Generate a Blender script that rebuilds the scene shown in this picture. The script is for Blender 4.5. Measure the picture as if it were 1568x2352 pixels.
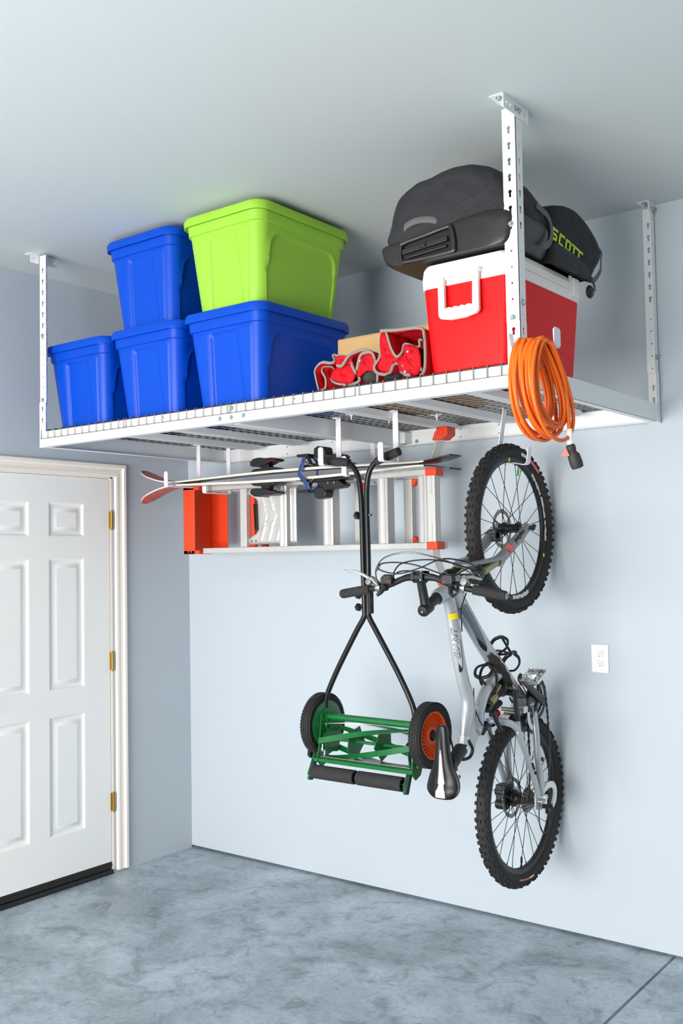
import bpy, bmesh, math, random
from mathutils import Vector, Matrix, geometry
for o in list(bpy.data.objects): bpy.data.objects.remove(o)
S = bpy.context.scene
COL = S.collection
PI = math.pi
rnd = random.Random(7)

# ---------------------------------------------------------------- camera
def setup_camera():
    cx, cy, cz, yaw, pitch, roll, f = 4.155588, -4.004291, 1.620023, 2.223344, 0.043391, -0.017018, 2302.199
    d = Vector((math.cos(pitch) * math.cos(yaw), math.cos(pitch) * math.sin(yaw), math.sin(pitch)))
    r = Vector((math.sin(yaw), -math.cos(yaw), 0))
    u = r.cross(d)
    r2 = math.cos(roll) * r + math.sin(roll) * u
    u2 = -math.sin(roll) * r + math.cos(roll) * u
    cam = bpy.data.cameras.new('camera')
    cam.sensor_fit = 'VERTICAL'; cam.sensor_height = 36.0
    cam.lens = f / 2352 * 36.0
    cam.clip_start = 0.05
    co = bpy.data.objects.new('camera', cam); COL.objects.link(co)
    M = Matrix((r2, u2, -d)).transposed().to_4x4(); M.translation = (cx, cy, cz)
    co.matrix_world = M
    S.camera = co
setup_camera()

# ---------------------------------------------------------------- light
W = bpy.data.worlds.new('world'); S.world = W; W.use_nodes = True
bg = W.node_tree.nodes['Background']
bg.inputs[0].default_value = (0.95, 0.98, 1.0, 1); bg.inputs[1].default_value = 1.0

def area(name, loc, aim, sx, sy, power, color):
    l = bpy.data.lights.new(name, 'AREA'); l.shape = 'RECTANGLE'; l.size = sx; l.size_y = sy
    l.energy = power; l.color = color
    o = bpy.data.objects.new(name, l); COL.objects.link(o); o.location = loc
    o.rotation_euler = (Vector(aim) - Vector(loc)).to_track_quat('-Z', 'Z').to_euler()
    return o
# daylight entering through the open garage doorway behind the camera
area('daylight_doorway', (2.05, -6.45, 1.08), (2.2, 0, 0.6), 3.4, 2.05, 300, (1.0, 0.985, 0.96))
VS = S.view_settings
VS.view_transform = 'Standard'; VS.look = 'None'; VS.exposure = 0.35; VS.gamma = 1.0; VS.use_curve_mapping = False

# ---------------------------------------------------------------- materials
def lin(c):
    return tuple((x / 12.92 if x <= 0.04045 else ((x + 0.055) / 1.055) ** 2.4) for x in [v / 255.0 for v in c])
MATS = {}
def mat(name, c, rough=0.5, metal=0.0, bump=0.0, bs=60.0, var=0.0, vs=8.0, spec=0.5, coat=0.0, sss=0.0, sheen=0.0, bd=0.01):
    if name in MATS: return MATS[name]
    m = bpy.data.materials.new(name); m.use_nodes = True
    nt = m.node_tree; b = nt.nodes['Principled BSDF']
    col = lin(c) + (1,)
    b.inputs['Base Color'].default_value = col
    b.inputs['Roughness'].default_value = rough
    b.inputs['Metallic'].default_value = metal
    b.inputs['Specular IOR Level'].default_value = spec
    b.inputs['Coat Weight'].default_value = coat
    if sheen: b.inputs['Sheen Weight'].default_value = sheen
    if sss:
        b.inputs['Subsurface Weight'].default_value = sss
        b.inputs['Subsurface Radius'].default_value = (0.06, 0.06, 0.06)
    tc = nt.nodes.new('ShaderNodeTexCoord')
    n = nt.nodes.new('ShaderNodeTexNoise'); n.inputs['Scale'].default_value = vs; n.inputs['Detail'].default_value = 5
    nt.links.new(tc.outputs['Object'], n.inputs['Vector'])
    if var:
        mx = nt.nodes.new('ShaderNodeMix'); mx.data_type = 'RGBA'
        mx.inputs['A'].default_value = tuple(x * (1 - var) for x in col[:3]) + (1,)
        mx.inputs['B'].default_value = tuple(min(1, x * (1 + var)) for x in col[:3]) + (1,)
        nt.links.new(n.outputs['Fac'], mx.inputs['Factor'])
        nt.links.new(mx.outputs['Result'], b.inputs['Base Color'])
    if bump:
        n2 = nt.nodes.new('ShaderNodeTexNoise'); n2.inputs['Scale'].default_value = bs; n2.inputs['Detail'].default_value = 4
        nt.links.new(tc.outputs['Object'], n2.inputs['Vector'])
        bp = nt.nodes.new('ShaderNodeBump'); bp.inputs['Strength'].default_value = bump; bp.inputs['Distance'].default_value = bd
        nt.links.new(n2.outputs['Fac'], bp.inputs['Height'])
        nt.links.new(bp.outputs['Normal'], b.inputs['Normal'])
    MATS[name] = m
    return m
def concrete():
    m = bpy.data.materials.new('concrete'); m.use_nodes = True; nt = m.node_tree; b = nt.nodes['Principled BSDF']
    tc = nt.nodes.new('ShaderNodeTexCoord')
    def noise(scale, det, dist, rough=0.6):
        n = nt.nodes.new('ShaderNodeTexNoise'); n.inputs['Scale'].default_value = scale
        n.inputs['Detail'].default_value = det; n.inputs['Distortion'].default_value = dist; n.inputs['Roughness'].default_value = rough
        nt.links.new(tc.outputs['Object'], n.inputs['Vector']); return n
    a = noise(2.0, 9, .5, .62); c = noise(8.0, 11, .8, 0.70); e = noise(42, 8, .4)
    def ramp(n, stops):
        r = nt.nodes.new('ShaderNodeValToRGB'); nt.links.new(n.outputs['Fac'], r.inputs['Fac'])
        r.color_ramp.elements[0].position = stops[0][0]; r.color_ramp.elements[0].color = stops[0][1] + (1,)
        r.color_ramp.elements[1].position = stops[-1][0]; r.color_ramp.elements[1].color = stops[-1][1] + (1,)
        for p_, c_ in stops[1:-1]:
            el = r.color_ramp.elements.new(p_); el.color = c_ + (1,)
        return r
    r1 = ramp(a, [(0.36, lin((146, 159, 166))), (0.5, lin((170, 184, 193))), (0.66, lin((194, 208, 217)))])
    r2 = ramp(c, [(0.37, (0.62, 0.64, 0.64)), (0.45, (0.86, 0.87, 0.88)), (0.52, (1, 1, 1)), (0.72, (1.0, 1.0, 1.0))])
    r3 = ramp(e, [(0.32, (0.80, 0.80, 0.80)), (0.55, (1, 1, 1))])
    def mul(x, y):
        mx = nt.nodes.new('ShaderNodeMix'); mx.data_type = 'RGBA'; mx.blend_type = 'MULTIPLY'; mx.inputs['Factor'].default_value = 1
        nt.links.new(x, mx.inputs['A']); nt.links.new(y, mx.inputs['B']); return mx.outputs['Result']
    o = mul(mul(r1.outputs['Color'], r2.outputs['Color']), r3.outputs['Color'])
    nt.links.new(o, b.inputs['Base Color'])
    b.inputs['Roughness'].default_value = 0.42; b.inputs['Specular IOR Level'].default_value = 0.35
    bp = nt.nodes.new('ShaderNodeBump'); bp.inputs['Strength'].default_value = 0.12; bp.inputs['Distance'].default_value = 0.01
    nt.links.new(c.outputs['Fac'], bp.inputs['Height']); nt.links.new(bp.outputs['Normal'], b.inputs['Normal'])
    return m

M_wall = mat('wall_paint', (192, 200, 207), 0.55, bump=0.05, bs=120, var=0.015, vs=2, spec=0.3)
M_ceil = mat('ceiling_paint', (200, 205, 204), 0.75, bump=0.04, bs=150, var=0.01, vs=2, spec=0.2)
M_trim = mat('trim_white', (252, 242, 230), 0.45, bump=0.03, bs=40, var=0.02, vs=15)
M_door = mat('door_white', (250, 248, 244), 0.38, bump=0.02, bs=90, var=0.012, vs=6)
M_sweep = mat('door_sweep_black', (38, 34, 34), 0.55, var=0.3, vs=20)
M_brass = mat('brass', (178, 140, 60), 0.3, 1.0, var=0.25, vs=60)
M_jambshade = mat('jamb_gap_shadow', (150, 96, 70), 0.6, var=0.3, vs=20)  # reddish brown stands in for the shadow along the jamb
M_white = mat('white_powder_coat', (238, 238, 238), 0.38, bump=0.02, bs=300, var=0.01, vs=5)
M_hook = mat('hook_white', (236, 231, 238), 0.42)
M_zinc = mat('zinc', (158, 178, 176), 0.35, 0.5, var=0.2, vs=200)
M_wire = mat('wire_grey', (118, 110, 104), 0.4, 0.6)
M_blue = mat('blue_plastic', (0, 72, 190), 0.38, bump=0.02, bs=500, var=0.03, vs=6, spec=0.25, sss=0.2)
M_green = mat('lime_plastic', (156, 206, 68), 0.4, bump=0.02, bs=500, var=0.03, vs=6, spec=0.25, sss=0.3)
M_red = mat('cooler_red', (232, 0, 2), 0.5, var=0.05, vs=3, bump=0.015, bs=300, spec=0.25)
M_cwhite = mat('cooler_white', (245, 236, 228), 0.45, bump=0.02, bs=300, var=0.02, vs=4)
M_card = mat('cardboard', (196, 158, 106), 0.8, bump=0.06, bs=60, var=0.06, vs=10)
M_tape = mat('packing_tape', (205, 170, 120), 0.25, var=0.05)
M_rfab = mat('red_fabric', (196, 6, 24), 0.7, bump=0.8, bs=22, var=0.15, vs=12, bd=0.02, spec=0.25)
M_gfab = mat('grey_binding', (142, 132, 122), 0.8, bump=0.2, bs=300, var=0.08)
M_mesh = mat('black_mesh_fabric', (62, 58, 57), 0.6, bump=0.5, bs=400, var=0.5, vs=300)
M_bag = mat('bag_black', (33, 31, 34), 0.75, bump=0.7, bs=5, var=0.10, vs=9, bd=0.05)
M_bagd = mat('bag_deep_black', (20, 19, 21), 0.8, bump=0.6, bs=5, var=0.10, vs=9, bd=0.04)
M_bags = mat('bag_shell', (32, 29, 27), 0.4, bump=0.08, bs=30, var=0.2, vs=12)
M_strap = mat('grey_webbing', (92, 88, 90), 0.7, bump=0.2, bs=400, var=0.08)
M_lime = mat('lime_print', (190, 222, 30), 0.5)
M_alu = mat('aluminium', (206, 203, 199), 0.42, 0.4, bump=0.03, bs=80, var=0.06, vs=14)
M_oran = mat('ladder_orange', (232, 66, 22), 0.45, var=0.06, vs=10)
M_cord = mat('cord_orange', (245, 108, 14), 0.42, var=0.05, vs=12)
M_plug = mat('plug_rubber', (52, 46, 42), 0.65, var=0.15, vs=60)
M_tag = mat('tag_paper', (228, 222, 216), 0.6, var=0.06, vs=80)
M_redlt = mat('faded_red_print', (232, 112, 104), 0.6)
M_black = mat('black_plastic', (24, 24, 26), 0.42, var=0.15, vs=30)
M_blackm = mat('black_metal', (30, 30, 32), 0.32, 0.4)
M_rubber = mat('tyre_rubber', (40, 38, 37), 0.78, bump=0.15, bs=150, var=0.15, vs=40)
M_foam = mat('foam_grip', (48, 44, 44), 0.85, bump=0.3, bs=250, var=0.2, vs=60)
M_sil = mat('frame_silver', (186, 188, 190), 0.32, 0.4, coat=0.35, var=0.03, vs=4)
M_silw = mat('frame_silver_light', (216, 217, 217), 0.28, 0.55, coat=0.5)
M_sild = mat('frame_grey_graphic', (122, 132, 138), 0.3, 0.6, coat=0.4)
M_fork = mat('fork_grey', (142, 144, 146), 0.34, 0.35, coat=0.3, var=0.04)
M_chrome = mat('chrome', (214, 212, 208), 0.16, 1.0)
M_gold = mat('shock_gold', (150, 142, 106), 0.25, 0.9)
M_sred = mat('anodised_red', (190, 18, 38), 0.3, 0.6)
M_mud = mat('dried_mud', (62, 56, 54), 0.9, bump=0.8, bs=60, var=0.4, vs=50)
M_yel = mat('sticker_yellow', (248, 196, 10), 0.45)
M_yelp = mat('sticker_lemon', (232, 226, 20), 0.45)
M_dec = mat('decal_white', (226, 222, 210), 0.5)
M_gcap = mat('green_cap', (40, 190, 50), 0.4)
M_mgreen = mat('mower_green', (16, 104, 48), 0.33, coat=0.3, var=0.1, vs=12)
M_steel = mat('worn_steel', (150, 148, 142), 0.4, 0.9, var=0.25, vs=40)
M_morng = mat('mower_orange', (238, 86, 14), 0.4, var=0.05)
M_ski = mat('ski_sidewall', (228, 218, 204), 0.4, var=0.04, vs=10)
M_skit = mat('ski_topsheet', (176, 172, 172), 0.25, var=0.05, vs=6)
M_skir = mat('ski_tip_red', (200, 78, 56), 0.35, var=0.3, vs=40)
M_skib = mat('ski_base_black', (34, 34, 38), 0.3)
M_stblue = mat('strap_blue', (34, 62, 122), 0.6, var=0.1, vs=100)
M_sadw = mat('saddle_white', (205, 196, 186), 0.7, var=0.06)
M_cap = mat('clear_sleeve', (206, 202, 196), 0.3, var=0.15, vs=100)
M_out = mat('outlet_white', (246, 245, 240), 0.35)
M_dark = mat('dark_hole', (52, 40, 40), 0.7)
M_conc = concrete()

# ---------------------------------------------------------------- mesh building
class MB:
    def __init__(s): s.v = []; s.f = []; s.m = []; s.mi = 0
    def add(s, vs, fs):
        o = len(s.v); s.v += [tuple(v) for v in vs]
        for f in fs: s.f.append([i + o for i in f]); s.m.append(s.mi)
        return s
    def box(s, a, b, R=None, c=None):
        x0, y0, z0 = a; x1, y1, z1 = b
        vs = [(x0,y0,z0),(x1,y0,z0),(x1,y1,z0),(x0,y1,z0),(x0,y0,z1),(x1,y0,z1),(x1,y1,z1),(x0,y1,z1)]
        if R is not None:
            c = Vector(c or (0,0,0)); vs = [R @ (Vector(v)) + c for v in vs]
        return s.add(vs, [(3,2,1,0),(4,5,6,7),(0,1,5,4),(1,2,6,5),(2,3,7,6),(3,0,4,7)])
    def bar(s, p, q, w, h, up=(0,0,1)):            # box from p to q; w across, h along up
        p = Vector(p); q = Vector(q); t = (q - p).normalized(); u = Vector(up); u = (u - t * u.dot(t)).normalized(); x = t.cross(u)
        vs = []
        for c in (p, q):
            for a, b in ((-1,-1),(1,-1),(1,1),(-1,1)): vs.append(c + x * (a * w / 2) + u * (b * h / 2))
        return s.add(vs, [(3,2,1,0),(4,5,6,7),(0,1,5,4),(1,2,6,5),(2,3,7,6),(3,0,4,7)])
    def rings(s, rs, closed=False, cap=True, wrap=True):
        n = len(rs[0]); vs = [v for r in rs for v in r]; fs = []
        m = len(rs)
        for i in range(m if closed else m - 1):
            j = (i + 1) % m
            for k in range(n if wrap else n - 1):
                l = (k + 1) % n
                fs.append((i*n+k, i*n+l, j*n+l, j*n+k))
        if cap and not closed:
            fs.append(tuple(reversed(range(n)))); fs.append(tuple(range((m-1)*n, m*n)))
        return s.add(vs, fs)
    def tube(s, pts, r, n=10, closed=False, cap=True, flat=None, up=None):
        pts = [Vector(p) for p in pts]; m = len(pts)
        rr = r if isinstance(r, (list, tuple)) else [r] * m
        rs = []; prev = None
        for i, p in enumerate(pts):
            if closed: t = pts[(i+1) % m] - pts[i-1]
            else: t = pts[min(i+1, m-1)] - pts[max(i-1, 0)]
            if t.length < 1e-9: t = Vector((0,0,1))
            t.normalize()
            if prev is None:
                a = Vector(up) if up else (Vector((0,0,1)) if abs(t.z) < .9 else Vector((1,0,0)))
                u = (a - t * a.dot(t)).normalized()
            else:
                u = prev - t * prev.dot(t)
                if u.length < 1e-6: u = t.orthogonal()
                u.normalize()
            if up:
                a = Vector(up); uu = a - t * a.dot(t)
                if uu.length > 1e-3: u = uu.normalized()
            prev = u; w = t.cross(u)
            fl = flat if flat else (1, 1)
            rs.append([p + u * (math.cos(2*PI*k/n) * rr[i] * fl[0]) + w * (math.sin(2*PI*k/n) * rr[i] * fl[1]) for k in range(n)])
        return s.rings(rs, closed, cap)
    def cyl(s, p, q, r, n=16, r2=None): return s.tube([p, q], [r, r if r2 is None else r2], n)
    def lathe(s, prof, c, ax, n=32):               # prof: (radius, height along ax)
        ax = Vector(ax).normalized(); u = ax.orthogonal().normalized(); w = ax.cross(u); c = Vector(c)
        rs = [[c + ax * h + (u * math.cos(2*PI*k/n) + w * math.sin(2*PI*k/n)) * max(r, 1e-5) for k in range(n)] for r, h in prof]
        return s.rings(rs)
    def torus(s, c, ax, R, prof, n=64):            # prof: closed list of (radial, axial) offsets
        ax = Vector(ax).normalized(); u = ax.orthogonal().normalized(); w = ax.cross(u); c = Vector(c)
        rs = []
        for k in range(n):
            d = u * math.cos(2*PI*k/n) + w * math.sin(2*PI*k/n)
            rs.append([c + d * (R + a) + ax * b for a, b in prof])
        return s.rings(rs, closed=True)
    def ball(s, c, r, n=12, m=8, sc=(1,1,1)):
        c = Vector(c); rs = []
        for i in range(m + 1):
            a = PI * i / m
            rr = max(math.sin(a), 1e-3)
            rs.append([c + Vector((rr*math.cos(2*PI*k/n)*r*sc[0], rr*math.sin(2*PI*k/n)*r*sc[1], math.cos(a)*r*sc[2])) for k in range(n)])
        return s.rings(rs)
    def prism(s, poly, o, u, v, d):                # polygon (a,b) on o + a u + b v, thickness vector d
        o = Vector(o); u = Vector(u); v = Vector(v); d = Vector(d); n = len(poly)
        A = [o + u * a + v * b for a, b in poly]; B = [p + d for p in A]
        fs = [tuple(reversed(range(n))), tuple(range(n, 2*n))] + [(i, (i+1) % n, n + (i+1) % n, n + i) for i in range(n)]
        return s.add(A + B, fs)
    def plate(s, outer, holes, o, u, v, d):        # polygon with holes, extruded by d
        o = Vector(o); u = Vector(u); v = Vector(v); d = Vector(d)
        loops = [outer] + holes; pts = []; edges = []; fc = []
        for L in loops:
            b = len(pts); pts += [Vector(p) for p in L]; idx = list(range(b, b + len(L)))
            edges += [(idx[i], idx[(i+1) % len(L)]) for i in range(len(L))]
        tri = geometry.tessellate_polygon([[Vector((p[0], p[1], 0)) for p in L] for L in loops])
        n = len(pts)
        A = [o + u * p[0] + v * p[1] for p in pts]; B = [p + d for p in A]
        fs = []
        for t in tri: fs.append(tuple(t)); fs.append(tuple(n + i for i in reversed(t)))
        for a, b in edges: fs.append((a, b, n + b, n + a))
        return s.add(A + B, fs)
    def split(s, name, m, parent=None, **k):
        par = list(range(len(s.v)))
        def find(a):
            while par[a] != a: par[a] = par[par[a]]; a = par[a]
            return a
        for f in s.f:
            for i in f[1:]: par[find(i)] = find(f[0])
        gr = {}
        for f, mi in zip(s.f, s.m): gr.setdefault(find(f[0]), []).append((f, mi))
        out = []
        for g in gr.values():
            q = MB(); idx = {}
            for f, mi in g:
                for i in f:
                    if i not in idx: idx[i] = len(q.v); q.v.append(s.v[i])
                q.f.append([idx[i] for i in f]); q.m.append(mi)
            out.append(q.build(name, m, parent, **k))
        return out
    def build(s, name, m, parent=None, origin=None, bev=0, smooth=35, solid=0, sub=0, bseg=2):
        me = bpy.data.meshes.new(name)
        if parent is not None: org = Vector(parent['org'])
        elif origin is not None: org = Vector(origin)
        else:
            xs = [v[0] for v in s.v]; ys = [v[1] for v in s.v]; zs = [v[2] for v in s.v]
            org = Vector(((min(xs)+max(xs))/2, (min(ys)+max(ys))/2, min(zs)))
        me.from_pydata([tuple(Vector(v) - org) for v in s.v], [], s.f)
        ms = m if isinstance(m, (list, tuple)) else [m]
        for k in ms: me.materials.append(k)
        if len(ms) > 1: me.polygons.foreach_set('material_index', s.m)
        bm = bmesh.new(); bm.from_mesh(me); bmesh.ops.recalc_face_normals(bm, faces=bm.faces); bm.to_mesh(me); bm.free()
        me.update()
        if smooth:
            me.polygons.foreach_set('use_smooth', [True] * len(me.polygons))
            me.set_sharp_from_angle(angle=math.radians(smooth))
        ob = bpy.data.objects.new(name, me); COL.objects.link(ob)
        ob['org'] = tuple(org)
        if parent is not None: ob.parent = parent
        else: ob.location = org
        if solid:
            md = ob.modifiers.new('s', 'SOLIDIFY'); md.thickness = solid; md.offset = 0
        if bev:
            md = ob.modifiers.new('b', 'BEVEL'); md.width = bev; md.segments = bseg; md.limit_method = 'ANGLE'; md.angle_limit = math.radians(40)
            md.harden_normals = True
        if sub:
            md = ob.modifiers.new('u', 'SUBSURF'); md.levels = sub; md.render_levels = sub
        return ob
def tag(o, label=None, cat=None, group=None, kind=None):
    if label: o['label'] = label
    if cat: o['category'] = cat
    if group: o['group'] = group
    if kind: o['kind'] = kind
    return o
def thing(name, loc, label, cat, group=None):
    o = bpy.data.objects.new(name, None); COL.objects.link(o); o.location = loc; o.empty_display_size = .05
    o['org'] = tuple(loc)
    return tag(o, label, cat, group)
def struct(o): o['kind'] = 'structure'; return o
def dup_part(ob, off, parent, sub=True):
    c = ob.copy(); COL.objects.link(c); c.parent = parent; c.location = Vector(ob.location) + Vector(off)
    return c
def smooth_path(pts, n=8, closed=False):
    pts = [Vector(p) for p in pts]; out = []; m = len(pts)
    for i in range(m if closed else m - 1):
        if closed: a, b, c, d = pts[i-1], pts[i], pts[(i+1) % m], pts[(i+2) % m]
        else: a, b, c, d = pts[max(i-1,0)], pts[i], pts[i+1], pts[min(i+2, m-1)]
        for k in range(n):
            t = k / n
            out.append(0.5 * ((2*b) + (c-a)*t + (2*a-5*b+4*c-d)*t*t + (-a+3*b-3*c+d)*t**3))
    if not closed: out.append(pts[-1])
    return out
def sstep(a, b, x):
    t = max(0, min(1, (x-a)/(b-a))) if a != b else float(x > a); return t*t*(3-2*t)
def rrect(w, d, r, n=6):
    pts = []
    for cx, cy, a0 in ((w/2-r, d/2-r, 0), (-w/2+r, d/2-r, PI/2), (-w/2+r, -d/2+r, PI), (w/2-r, -d/2+r, 3*PI/2)):
        for k in range(n + 1):
            a = a0 + PI/2 * k / n; pts.append((cx + r*math.cos(a), cy + r*math.sin(a)))
    return pts
def text_mesh(txt, size, shear=0.0, bold=0.0, outline=False):
    cu = bpy.data.curves.new('t', 'FONT'); cu.body = txt; cu.size = size; cu.shear = shear; cu.offset = bold; cu.resolution_u = 3
    ob = bpy.data.objects.new('t', cu); COL.objects.link(ob)
    dg = bpy.context.evaluated_depsgraph_get(); dg.update()
    me = bpy.data.meshes.new_from_object(ob.evaluated_get(dg))
    vs = [tuple(v.co) for v in me.vertices]; fs = [tuple(f.vertices) for f in me.polygons]
    bpy.data.objects.remove(ob); bpy.data.curves.remove(cu)
    xs = [v[0] for v in vs]; ys = [v[1] for v in vs]
    return vs, fs, (min(xs), min(ys), max(xs), max(ys))
def flat_text(mb, txt, o, u, v, w, h, shear=0.0, bold=0.0, d=None):
    vs, fs, bb = text_mesh(txt, 1.0, shear, bold)
    o = Vector(o); u = Vector(u).normalized(); v = Vector(v).normalized()
    sx = w / (bb[2]-bb[0]); sy = h / (bb[3]-bb[1])
    mb.add([o + u * ((x-bb[0])*sx) + v * ((y-bb[1])*sy) for x, y, z in vs], fs)
def subdiv2d(vs, fs, maxe):
    bm = bmesh.new(); V = [bm.verts.new(v) for v in vs]
    for f in fs:
        try: bm.faces.new([V[i] for i in f])
        except Exception: pass
    bmesh.ops.triangulate(bm, faces=bm.faces)
    for _ in range(4):
        es = [e for e in bm.edges if e.calc_length() > maxe]
        if not es: break
        bmesh.ops.subdivide_edges(bm, edges=es, cuts=1)
        bmesh.ops.triangulate(bm, faces=bm.faces)
    bm.verts.index_update()
    r = [tuple(v.co) for v in bm.verts], [tuple(v.index for v in f.verts) for f in bm.faces]
    bm.free(); return r

# ================================================================ SETTING
H = 3.031; XR = 8.4; YF = -6.5
def setting():
    DY0, DY1, DZ = -1.50, -0.548, 2.052                   # doorway in the left wall
    mb = MB()
    mb.box((-.14, DY1, 0), (0, 0.0, H)); mb.box((-.14, YF-.14, 0), (0, DY0, H)); mb.box((-.14, DY0, DZ), (0, DY1, H))
    struct(mb.build('wall_left', M_wall, origin=(0, 0, 0), smooth=0))
    mb = MB(); mb.box((-.14, 0, 0.013), (XR, .14, H)); struct(mb.build('wall_back', M_wall, origin=(0, 0, 0), smooth=0))
    mb = MB(); mb.box((XR, YF-.14, 0), (XR+.14, .14, H)); struct(mb.build('wall_right', M_wall, origin=(XR, 0, 0), smooth=0))
    mb = MB(); mb.box((0, YF-.14, 0), (.3, YF, H)); mb.box((3.8, YF-.14, 0), (XR, YF, H)); mb.box((.3, YF-.14, 2.15), (3.8, YF, H))
    struct(mb.build('wall_front', M_wall, origin=(0, YF, 0), smooth=0))
    mb = MB(); mb.box((-.14, YF-.14, H), (XR+.14, .14, H+.1)); struct(mb.build('ceiling', M_ceil, origin=(0, 0, H), smooth=0))
    # slab with a saw-cut control joint
    g = 2.716; mb = MB()
    mb.box((-.2, YF-2.0, -.12), (g-.006, .06, 0)); mb.box((g+.006, YF-2.0, -.12), (XR+.2, .06, 0)); mb.box((g-.007, YF-2.0, -.12), (g+.007, .06, -.012))
    struct(mb.build('floor', M_conc, origin=(0, 0, 0), smooth=0))
    # door casing with moulded profile (five steps)
    mb = MB()
    prof = [(0, .006), (.004, .012), (.016, .014), (.018, .011), (.024, .013), (.028, .010), (.034, .013), (.038, .011), (.046, .016), (.050, .021), (.064, .021), (.068, .017), (.069, 0), (0, 0)]
    for i in range(len(prof)):                              # mitred head + two legs from one swept profile
        pass
    path = [(-.538, 0.012), (-.538, 2.052), (-1.51, 2.052), (-1.51, 0.012)]
    outs = [(1, 0), (1, 1), (-1, 1), (-1, 0)]
    rs = []
    for (y, z), (oy, oz) in zip(path, outs):
        rs.append([(h, y + oy * w, z + oz * w) for w, h in prof])
    mb.rings(rs, cap=True)
    struct(mb.build('trim_1', M_trim, origin=(0, -.5, 0), smooth=30))
    # jamb + hinge-side gap
    mb = MB()
    mb.box((-.13, -.5635, 0), (-.002, -.549, DZ)); mb.box((-.13, DY0+.001, 0), (-.002, DY0+.013, DZ)); mb.box((-.13, DY0, 2.045), (-.002, -.549, DZ-.0005))
    struct(mb.build('trim_2', M_trim, origin=(0, -.55, 0), smooth=0))
    # threshold
    mb = MB(); mb.box((-.14, DY0+.015, 0.0), (.012, -.565, .022)); struct(mb.build('trim_3', M_sweep, origin=(0, -.9, 0), smooth=0, bev=.004))
    # six-panel door
    y0, y1, z0, z1 = -1.484, -.569, .060, 2.040
    cols = [(-1.265, -1.062), (-.948, -.733)]; cols[0] = (-1.277, -1.062)
    rows = [(.262, .850), (.975, 1.630), (1.738, 1.910)]
    holes = []
    for a, b in cols:
        for c, d in rows: holes.append([(a, c), (b, c), (b, d), (a, d)])
    mb = MB()
    xf = -.004
    mb.plate([(y0, z0), (y1, z0), (y1, z1), (y0, z1)], holes, (xf, 0, 0), (0, 1, 0), (0, 0, 1), (-.020, 0, 0))
    mb.box((xf-.040, y0, z0), (xf-.0202, y1, z1))
    for h in holes:
        (a, c), (b, _), (_, d), _ = h
        steps = [(0, 0), (.006, -.002), (.012, -.009), (.024, -.011), (.030, -.0095), (.044, -.0025), (.05, -.001)]
        rs = [[(xf+e, a+i, c+i), (xf+e, b-i, c+i), (xf+e, b-i, d-i), (xf+e, a+i, d-i)] for i, e in steps]
        mb.rings(rs, cap=False); i, e = steps[-1]
        mb.add([(xf+e, a+i, c+i), (xf+e, b-i, c+i), (xf+e, b-i, d-i), (xf+e, a+i, d-i)], [(0,1,2,3)])
    door = struct(mb.build('door_1', M_door, origin=(0, -.57, 0), smooth=25))
    mb = MB(); mb.box((xf-.036, y0+.002, .026), (xf+.002, y1-.002, .059)); mb.box((xf-.02, y0+.002, .020), (xf-.012, y1-.002, .03))
    mb.box((xf+.001, y0+.002, .040), (xf+.006, y1-.002, .046))
    mb.build('door_sweep', M_sweep, door, smooth=0)
    for z in (1.825, 1.09, .365):
        mb = MB(); mb.cyl((.006, -.562, z-.045), (.006, -.562, z+.045), .0062, 12)
        for k in range(-2, 3): mb.cyl((.006, -.562, z+k*.018-.0006), (.006, -.562, z+k*.018+.0006), .0068, 12)
        mb.box((-.003, -.572, z-.045), (.001, -.560, z+.045)); mb.box((-.0035, -.562, z-.045), (.0005, -.552, z+.045))
        mb.ball((.006, -.562, z+.047), .005, 8, 6); mb.ball((.006, -.562, z-.047), .005, 8, 6)
        mb.build('hinge', M_brass, door, smooth=40)
    mb = MB(); mb.lathe([(.031, 0), (.031, .006), (.012, .01), (.012, .035), (.024, .045), (.027, .06), (.02, .07), (0, .072)], (xf, -1.42, .95), (1, 0, 0), 20)
    mb.build('door_knob', M_brass, door, smooth=40)
    # brown strip painting in the jamb's shadow between door edge and casing
    mb = MB(); mb.box((-.10, -.5496, .012), (-.001, -.5392, 2.051)); struct(mb.build('jamb_shadow_strip', M_jambshade, origin=(0, -.54, 0), smooth=0))
setting()

# wall outlet
def outlet():
    x, z = 2.446, 1.171
    t = thing('wall_outlet', (x, 0, z-.057), 'white duplex power outlet plate on the pale blue wall, right of the bicycle', 'outlet')
    mb = MB(); outer = rrect(.074, .116, .004, 3)
    D = lambda cy: [(.0165*math.cos(a), cy + max(-.0125, min(.0125, .0165*math.sin(a)))) for a in [2*PI*k/28 for k in range(28)]]
    mb.plate(outer, [D(.0195), D(-.0195)], (x, -.001, z), (1, 0, 0), (0, 0, 1), (0, -.005, 0))
    mb.build('cover_plate', M_out, t, bev=.001)
    for cy in (.0195, -.0195):
        mb = MB(); pr = [(a*.95, cy + (b-cy)*.95) for a, b in D(cy)]
        sl = lambda a, w, h: [(a-w, cy+.002-h), (a+w, cy+.002-h), (a+w, cy+.002+h), (a-w, cy+.002+h)]
        gr = [(.0022*math.cos(2*PI*k/10), cy-.0085+.0022*math.sin(2*PI*k/10)) for k in range(10)]
        mb.plate(pr, [sl(-.006, .0009, .0035), sl(.006, .0009, .0042), gr], (x, -.0012, z), (1, 0, 0), (0, 0, 1), (0, -.0062, 0))
        sk = mb.build('socket', M_out, t, smooth=20)
        mb = MB(); mb.box((x-.010, -.003, z+cy-.012), (x+.010, -.0011, z+cy+.010)); mb.build('slot_recess', M_dark, sk)
    mb = MB(); mb.lathe([(.0032, 0), (.003, .0012), (0, .0016)], (x, -.006, z), (0, -1, 0), 12); mb.build('screw', M_out, t)
outlet()

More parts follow.
